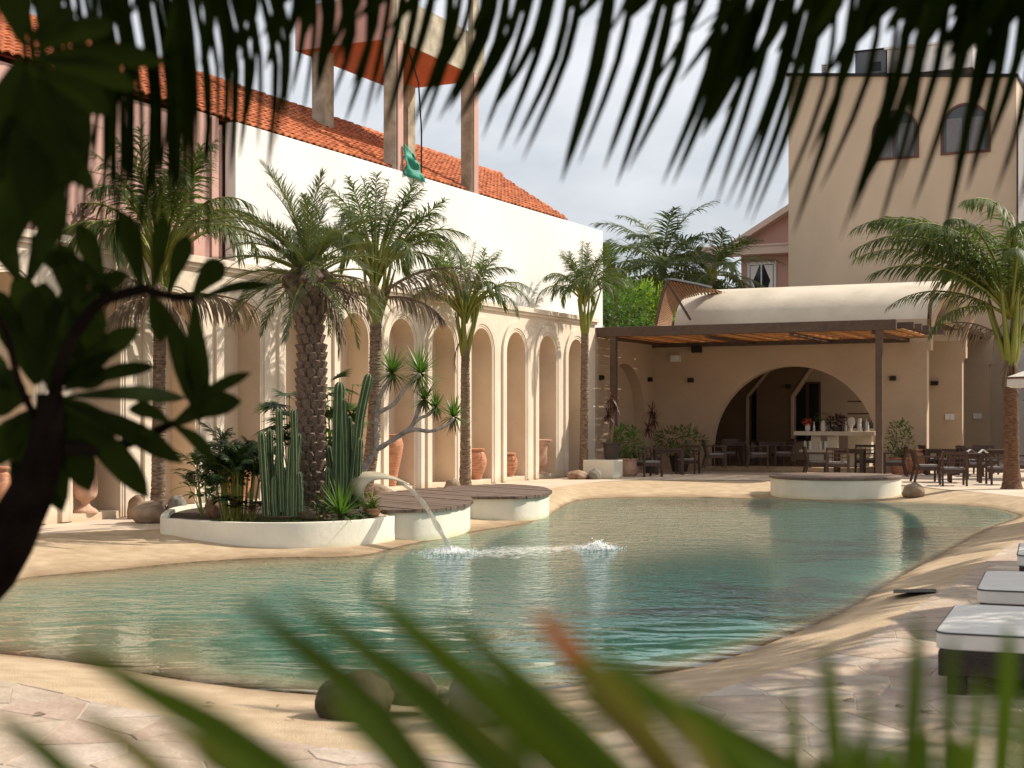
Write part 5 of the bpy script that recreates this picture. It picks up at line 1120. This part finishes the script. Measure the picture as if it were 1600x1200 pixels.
# ------------------------------------------------------------------ sun loungers and parasols
def make_lounger(lab, w=1.45):
    r = empty('sun_lounger', (0,0,0), 0, lab, 'sun lounger')
    b = MB(); b.box(0.0,2.1,.03,w-.03,.20,.27); b.build('base_frame', M['rattan'], r, bevel=.01)
    for (x0_,x1_,y0_,y1_) in ((-.01,2.11,.0,.045),(-.01,2.11,w-.045,w),(-.012,.035,.0451,w-.0451)): b = MB(); b.box(x0_,x1_,y0_,y1_,.12,.275); b.build('rattan_side_panel', M['rattan'], r, bevel=.01)
    for x in (.04,1.95):
        for y in (.03,w-.14): b = MB(); b.box(x,x+.11,y,y+.11,0,.199); b.build('leg', M['rattan'], r)
    def cush(x0_, x1_, nm):
        rr_ = .10; pl_ = []
        for cx, cy, a0 in ((x1_-rr_,w-rr_-.01,0),(x0_+rr_,w-rr_-.01,90),(x0_+rr_,rr_+.01,180),(x1_-rr_,rr_+.01,270)):
            pl_ += [(cx+rr_*math.cos(rad(a0+k*15)), cy+rr_*math.sin(rad(a0+k*15))) for k in range(7)]
        b = MB(); n = len(pl_); cx_, cy_ = (x0_+x1_)/2, w/2; ls = []
        for z, k in ((.277,.985),(.285,1),(.372,1),(.386,.992)): ls += [(cx_+(x-cx_)*k, cy_+(y-cy_)*k, z) for x, y in pl_]
        for k, z in ((.9,.396),(.7,.402),(.3,.404),(.02,.404)): ls += [(cx_+(x-cx_)*k, cy_+(y-cy_)*k, z+.004*noise.noise(Vector((x*3,y*3,k*4)))) for x, y in pl_]
        b.add(ls, [(j*n+i,j*n+(i+1)%n,(j+1)*n+(i+1)%n,(j+1)*n+i) for j in range(7) for i in range(n)]); c = b.build(nm, M['lightfab'], r, smooth=True, ang=50)
        b = MB(); pts_ = [Vector((x,y,.379)) for x,y in pl_]; b.tube(pts_+[pts_[0],pts_[1]], .0065, 6, cap=False); b.build('piping', M['piping'], c)
    cush(-.03, 1.35, 'cushion'); cush(1.37, 2.1, 'back_cushion'); return r
L1 = make_lounger('nearest dark rattan sun lounger with a shaded pale cushion at the right edge')
a_ = math.atan2(-.37,.93); near = Vector((2.60, 8.95, 0)); L1.location = near; L1.rotation_euler.z = a_
L1['group'] = 'sun loungers along the pool rim'
L2 = copy_tree(L1, Vector((3.55, 11.15, 0)), a_+.02, 'second sun lounger with a sunlit white cushion, behind the nearest one')
L3 = copy_tree(L1, Vector((4.80, 13.9, 0)), a_+.03, 'third sun lounger, farthest back, barely showing at the right edge')
def make_parasol(lab, r0=1.75, h=2.35):
    r = empty('parasol', (0,0,0), 0, lab, 'parasol'); b = MB(); b.tube([(0,0,.06),(0,0,h+.75)], .03, 10); b.build('pole', M['furniture'], r)
    b = MB(); b.lathe([(.3,0),(.3,.05),(.05,.07)], 24); b.build('base', M['stone'], r, smooth=True, ang=40)
    n = 8; b = MB(); b2 = MB()
    for i in range(n):
        a0, a1_ = 2*math.pi*i/n, 2*math.pi*(i+1)/n; P = lambda a, q, z: (math.cos(a)*q, math.sin(a)*q, z)
        b.add([P(a0,.22,h+.55),P(a1_,.22,h+.55),P(a1_,r0,h),P(a0,r0,h)], [(0,1,2,3)]); b.add([P(a0,r0,h-.003),P(a1_,r0,h-.003),P(a1_,r0+.01,h-.16),P(a0,r0+.01,h-.16)], [(0,1,2,3)])
        b.add([P(a0,.32,h+.62),P(a1_,.32,h+.62),P(a1_,.01,h+.74),P(a0,.01,h+.74)], [(0,1,2,3)])
        b2.add([P(a0,r0+.012,h-.001),P(a1_,r0+.012,h-.001),P(a1_,r0+.014,h-.035),P(a0,r0+.014,h-.035)], [(0,1,2,3)])
        rb = MB(); rb.bar(P(a0,.03,h+.5),P(a0,r0-.02,h-.03),.02,.025); rb.build('rib', M['furniture'], r)
    b.build('canopy', M['canvas'], r); b2.build('trim', M['trim'], r); return r
P1_ = make_parasol('white parasol with brown trim reaching in at the right edge beside the palm'); q = at(1738, 640, 24.5); P1_.location = (q.x, q.y, 0)
P1_['group'] = 'parasols beside the sun loungers'
for x, y, lab in ((7.1,12.6,'unseen white parasol added to shade the second sun lounger'),(8.4,16.4,'unseen white parasol added past the third sun lounger')): copy_tree(P1_, Vector((x,y,0)), .3, lab)  # both stand out of frame, added for the shade they cast
# ------------------------------------------------------------------ foreground leaves
def ribbon(pts, w, m, par, nm='leaflet', fold=.25, shape=(.55,.85,1,.95,.8,.5,.04), face=None):
    o_ = pts[0]; q = rsm2([p-o_ for p in pts], len(shape)); b = MB(); vs = []
    for i, p in enumerate(q):
        d = (q[min(i+1,len(q)-1)]-q[max(i-1,0)]).normalized(); f = (face or Vector((0,-1,0))); s_ = d.cross(f).normalized(); n_ = s_.cross(d); ww = w/2*shape[i]
        vs += [p-s_*ww+n_*ww*fold, p, p+s_*ww+n_*ww*fold]
    b.add(vs, [q_ for i in range(len(q)-1) for q_ in ((3*i,3*i+1,3*i+4,3*i+3),(3*i+1,3*i+2,3*i+5,3*i+4))])
    return b.build(nm, m, par, smooth=True, ang=80, loc=o_-Vector(par.location))
def hang(lab, rach, leaves, Y, w, m, rw=.012):
    P = [at(x, y, Y+dy) for x, y, dy in rach]; r = empty('palm_frond', P[0], 0, lab, 'palm frond'); b = MB(); b.tube([p-P[0] for p in rsm2(P, 14)], rw, 7); b.build('midrib', M['petiole'], r)
    for x0_, y0_, x1_, y1_, wk in leaves:
        dy = R.uniform(-.22,.22); p0, p1 = at(x0_, y0_, Y+dy*.3), at(x1_, y1_, Y+dy); mid = p0.lerp(p1, .5)+Vector((R.uniform(-.01,.012), 0, 0))+(Vector((.018,0,.01)))
        ribbon([p0, mid, p1], w*.74*wk*R.uniform(.85,1.15), m, r, face=Vector((R.uniform(-.9,.9), -1, R.uniform(-.2,.2))).normalized(), fold=R.uniform(.1,.4))
    return r
lv = []
tips = [(172,300),(183,330),(196,260),(205,325),(216,350),(228,300),(240,285),(250,300),(262,270),(272,260),(286,285),(298,262),(310,255),(322,265),(334,238),(347,225),(360,240),(374,215),(388,160),(402,205),(417,240),(430,200),(443,170)]
for x, y in tips: lv.append((x-22+R.uniform(-6,6), -45, x, y*1.16, R.uniform(.75,1.0)))
for x in range(40, 330, 10): lv.append((x-14, -45, x+R.uniform(-4,4), R.uniform(260,440), .75))
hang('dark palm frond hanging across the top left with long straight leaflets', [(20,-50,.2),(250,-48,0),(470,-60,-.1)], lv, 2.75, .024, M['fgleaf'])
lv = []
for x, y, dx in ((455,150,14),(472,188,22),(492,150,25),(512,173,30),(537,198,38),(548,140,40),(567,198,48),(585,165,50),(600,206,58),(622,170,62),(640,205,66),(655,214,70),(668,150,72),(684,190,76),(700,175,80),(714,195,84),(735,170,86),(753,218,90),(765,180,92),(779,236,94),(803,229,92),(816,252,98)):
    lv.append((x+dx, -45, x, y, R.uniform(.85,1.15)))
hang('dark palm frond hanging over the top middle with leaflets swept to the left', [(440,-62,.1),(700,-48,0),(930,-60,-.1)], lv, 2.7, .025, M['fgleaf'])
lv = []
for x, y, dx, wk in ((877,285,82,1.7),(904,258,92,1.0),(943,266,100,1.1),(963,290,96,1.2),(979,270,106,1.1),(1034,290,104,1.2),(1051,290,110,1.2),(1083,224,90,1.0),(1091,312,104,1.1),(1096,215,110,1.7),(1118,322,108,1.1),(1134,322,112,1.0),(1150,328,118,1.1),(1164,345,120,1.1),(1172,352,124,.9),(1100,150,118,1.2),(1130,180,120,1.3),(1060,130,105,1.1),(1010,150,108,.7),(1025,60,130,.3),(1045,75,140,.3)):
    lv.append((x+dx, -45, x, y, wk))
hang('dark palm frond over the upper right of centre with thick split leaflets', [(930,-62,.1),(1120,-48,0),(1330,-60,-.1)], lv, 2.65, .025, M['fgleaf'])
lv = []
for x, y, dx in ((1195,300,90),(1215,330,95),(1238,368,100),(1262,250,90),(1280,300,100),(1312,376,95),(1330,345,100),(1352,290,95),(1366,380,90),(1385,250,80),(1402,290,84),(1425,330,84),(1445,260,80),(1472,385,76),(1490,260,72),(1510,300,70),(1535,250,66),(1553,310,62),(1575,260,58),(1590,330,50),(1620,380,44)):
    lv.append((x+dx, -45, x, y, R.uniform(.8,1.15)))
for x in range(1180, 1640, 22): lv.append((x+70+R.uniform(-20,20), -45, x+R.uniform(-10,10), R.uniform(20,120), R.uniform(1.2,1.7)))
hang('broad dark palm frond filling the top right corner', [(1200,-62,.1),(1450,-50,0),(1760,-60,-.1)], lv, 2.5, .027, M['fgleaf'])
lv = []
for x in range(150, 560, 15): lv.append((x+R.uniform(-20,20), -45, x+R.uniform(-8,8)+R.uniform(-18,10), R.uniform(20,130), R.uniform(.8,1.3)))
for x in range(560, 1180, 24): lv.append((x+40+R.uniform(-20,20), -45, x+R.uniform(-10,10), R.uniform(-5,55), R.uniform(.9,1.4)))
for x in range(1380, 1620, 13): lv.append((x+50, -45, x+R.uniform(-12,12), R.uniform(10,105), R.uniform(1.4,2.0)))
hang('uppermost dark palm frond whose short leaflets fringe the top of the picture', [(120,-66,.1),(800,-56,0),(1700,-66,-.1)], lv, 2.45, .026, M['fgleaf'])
# blurred fronds close to the lens at the bottom
def low(lab, rach, leaves, Y):
    P = [at(x, y, Y) for x, y in rach]; r = empty('palm_frond', P[0], 0, lab, 'palm frond'); b = MB(); b.tube([p-P[0] for p in rsm2(P, 8)], .008, 6); b.build('midrib', M['petiole'], r)
    for pts_, w, m in leaves:
        dy = R.uniform(-.05,.08); q = [at(x, y, Y+dy) for x, y in pts_][::-1]; ribbon(q, w*.98*Y/F, M[m], r, face=Vector((R.uniform(-.5,.5), -1, .3)).normalized(), fold=.3, shape=(.8,.95,1,.9,.72,.45,.08))
low('blurred green palm frond close to the lens sweeping up to the left', [(480,1290),(900,1280),(1320,1260)], [
 ([(105,1005),(230,1080),(340,1140),(520,1262)],58,'fglow'),([(-10,1122),(60,1165),(180,1280)],38,'fglow'),([(120,1112),(200,1165),(330,1280)],36,'fgyellow'),([(372,935),(480,1020),(590,1120),(710,1280)],56,'fglow'),
 ([(455,932),(560,1010),(680,1120),(840,1280)],54,'fglow'),([(560,905),(660,1000),(780,1105),(960,1275)],58,'fglow'),([(690,950),(800,1060),(900,1150),(1030,1275)],58,'fglow'),([(838,960),(900,1030),(980,1120),(1090,1270)],60,'fgyellow'),
 ([(930,1010),(1020,1090),(1110,1160),(1210,1262)],66,'fglow'),([(1070,1090),(1150,1150),(1230,1200),(1300,1260)],50,'fglow'),([(600,1010),(720,1120),(800,1190),(880,1280)],44,'fglow'),([(780,1020),(880,1120),(1000,1270)],40,'fglow'),([(300,1180),(400,1230),(470,1280)],40,'fglow'),([(640,1060),(740,1150),(850,1280)],34,'fgyellow'),([(900,1080),(1000,1160),(1090,1280)],44,'fglow'),([(240,1130),(350,1190),(450,1280)],30,'fgyellow'),([(980,1060),(1080,1140),(1190,1270)],44,'fgyellow'),([(500,1090),(600,1170),(690,1280)],40,'fglow')], .72)
low('thin blurred leaflet tips with rust ends at the bottom centre', [(1000,1250),(1060,1262)], [([(830,950),(862,985),(905,1035)],36,'fgrust'),([(1040,1110),(1090,1170),(1140,1262)],34,'fgyellow')], .66)
low('blurred upright palm leaflets in the bottom right corner', [(1160,1262),(1400,1270),(1700,1262)], [
 ([(1234,1062),(1240,1130),(1252,1262)],22,'fglow'),([(1290,1008),(1297,1100),(1312,1262)],34,'fglow'),([(1360,1070),(1356,1150),(1350,1262)],26,'fglow'),([(1431,958),(1428,1060),(1410,1262)],40,'fglow'),([(1487,990),(1482,1100),(1468,1262)],32,'fglow'),
 ([(1530,1050),(1524,1150),(1512,1262)],28,'fglow'),([(1577,972),(1572,1080),(1560,1262)],38,'fglow'),([(1330,1150),(1340,1200),(1350,1262)],40,'fglow'),([(1450,1130),(1440,1200),(1436,1262)],44,'fglow'),([(1610,1080),(1606,1150),(1600,1262)],34,'fglow'),
 ([(1180,1150),(1200,1200),(1215,1262)],46,'fglow'),([(1270,1170),(1280,1210),(1290,1262)],44,'fglow'),([(1390,1160),(1386,1200),(1380,1262)],44,'fglow'),([(1500,1150),(1496,1200),(1492,1262)],42,'fglow')], .85)
# frangipani at the left
YF = 2.95
fg = empty('frangipani_tree', at(-260, 1250, YF)-Vector((0,0,.4)), 0, 'dark frangipani tree with broad paddle leaves close at the left edge', 'tree'); fo = Vector(fg.location)
def bough(l, r0, r1, dy=0):
    q = rsm2([at(x, y, YF+dy*i/len(l))-fo for i, (x, y) in enumerate(l)], 14); b = MB(); b.tube(q, [r0+(r1-r0)*i/13 for i in range(14)], 10, wob=.05); b.build('branch', M['plumbark'], fg, smooth=True, ang=60)
bough([(-260,1250),(-120,1010),(-10,880),(48,770),(75,690),(78,615)], .075, .026); bough([(82,630),(105,545),(150,478),(190,460),(232,450)], .014, .010, -.1); bough([(226,452),(262,462),(302,466)], .010, .007, -.1)
bough([(60,660),(30,600),(10,520),(-20,470)], .008, .006, -.2); bough([(100,700),(170,700),(225,682),(268,662)], .016, .009, .1); bough([(-60,420),(-20,260),(40,110)], .012, .010, -.6); bough([(268,662),(300,655),(370,628)], .008, .004, .1)
PSH = (.10,.35,.62,.88,1,.92,.55,.04)
def pleaf(x0_, y0_, x1_, y1_, w, dy=0, yy=0):
    k = (YF+yy)/F; p0, p1 = at(x0_, y0_, YF+yy), at(x1_, y1_, YF+yy+dy); mid = p0.lerp(p1, .55)+Vector((0,0,.012)); b = MB()
    pts_ = rsm2([p0-fo, mid-fo, p1-fo], 8); f = Vector((R.uniform(-.3,.3), -1, R.uniform(-.2,.5))).normalized(); vs = []
    for i, p in enumerate(pts_):
        d = (pts_[min(i+1,7)]-pts_[max(i-1,0)]).normalized(); s_ = d.cross(f).normalized(); n_ = s_.cross(d); ww = w*.88*k/2*PSH[i]; vs += [p-s_*ww-n_*ww*.25, p, p+s_*ww-n_*ww*.25]
    b.add(vs, [q_ for i in range(7) for q_ in ((3*i,3*i+1,3*i+4,3*i+3),(3*i+1,3*i+2,3*i+5,3*i+4))]); b.build('leaf', M['plum'], fg, smooth=True, ang=80)
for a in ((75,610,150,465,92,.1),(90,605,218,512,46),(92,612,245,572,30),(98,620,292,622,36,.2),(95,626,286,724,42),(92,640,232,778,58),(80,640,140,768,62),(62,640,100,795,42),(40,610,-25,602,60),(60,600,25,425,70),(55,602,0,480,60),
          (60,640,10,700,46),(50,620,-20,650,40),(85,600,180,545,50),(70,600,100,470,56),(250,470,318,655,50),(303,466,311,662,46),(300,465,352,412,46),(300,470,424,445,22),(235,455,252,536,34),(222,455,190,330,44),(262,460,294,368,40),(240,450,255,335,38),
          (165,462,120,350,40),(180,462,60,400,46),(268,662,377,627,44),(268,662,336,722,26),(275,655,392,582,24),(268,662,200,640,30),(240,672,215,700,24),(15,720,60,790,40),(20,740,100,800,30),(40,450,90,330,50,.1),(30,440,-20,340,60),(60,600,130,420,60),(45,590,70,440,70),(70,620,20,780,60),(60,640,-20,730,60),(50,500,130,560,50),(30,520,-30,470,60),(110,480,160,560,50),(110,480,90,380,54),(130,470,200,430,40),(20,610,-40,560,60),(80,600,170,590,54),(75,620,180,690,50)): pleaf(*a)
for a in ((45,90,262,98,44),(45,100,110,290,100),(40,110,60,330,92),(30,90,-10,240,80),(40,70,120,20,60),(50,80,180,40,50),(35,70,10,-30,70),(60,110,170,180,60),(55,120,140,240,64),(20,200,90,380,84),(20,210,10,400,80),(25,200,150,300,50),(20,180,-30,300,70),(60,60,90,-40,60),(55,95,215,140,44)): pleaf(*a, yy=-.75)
gc = MB()
for i in range(500):
    q = at(R.uniform(-60,50), R.uniform(1178,1240), 4.2+R.random()*.5); gc.leaf(q, (R.uniform(-1,1), R.uniform(-1,1), .8), (0,0,1), .03, .015, .3, 2, (.3,1,.1))
p = at(10,1200,4.4); bush('groundcover_shrub', (p.x-.3, p.y, 0), .40, .30, 700, .05, .02, 'darkleaf', 'small dark clipped shrub in the bottom left corner', 'shrub')

# fallen leaves on the near stones
fl = MB(); fl.leaf((0,0,.004), (1,0,.12), (0,0,1), .075, .030, .5, 4, (.1,.8,1,.6,.05), fold=.3); fl = fl.data('fallen_leaf', M['dry'])
for px, py in ((52,1121),(81,1078),(256,1106),(292,1111),(322,1104),(168,1092),(880,1116),(908,1131),(922,1132),(1320,1072),(1337,1097),(1440,1115),(1459,1116),(1244,1132),(436,1105),(447,1124),(1412,1108),(915,1168)):
    p = G(px, py, 0); k = inside(p.x, p.y); p = G(px, py, -.06 if k else 0)
    tag(inst('fallen_leaf', fl, None, p+Vector((0,0,.012)), (R.uniform(-.3,.3), 0, R.uniform(0,6)), R.uniform(.7,1.3)), ('small dry brown leaf lying on the sandy near pool rim' if k else 'small dry brown leaf lying on the near flagstones'), 'leaf', 'fallen leaves on the sandy rim' if k else 'fallen leaves on the flagstones')

for i in range(11):
    x = bfor(1328+i*4.2, AFC+2.7); b = MB(); b.lathe([(.04,0),(.042,.17),(.015,.24),(.015,.31)], 8)
    tag(b.build('bottle', M['glass'] if i % 3 else M['crock'], loc=Wp(x, AFC+2.75, 1.302), smooth=True, ang=40), '%s bottle standing on the back bar counter in the archway' % ('dark glass' if i % 3 else 'pale'), 'bottle', '%s bottles on the back bar' % ('dark' if i % 3 else 'pale'))
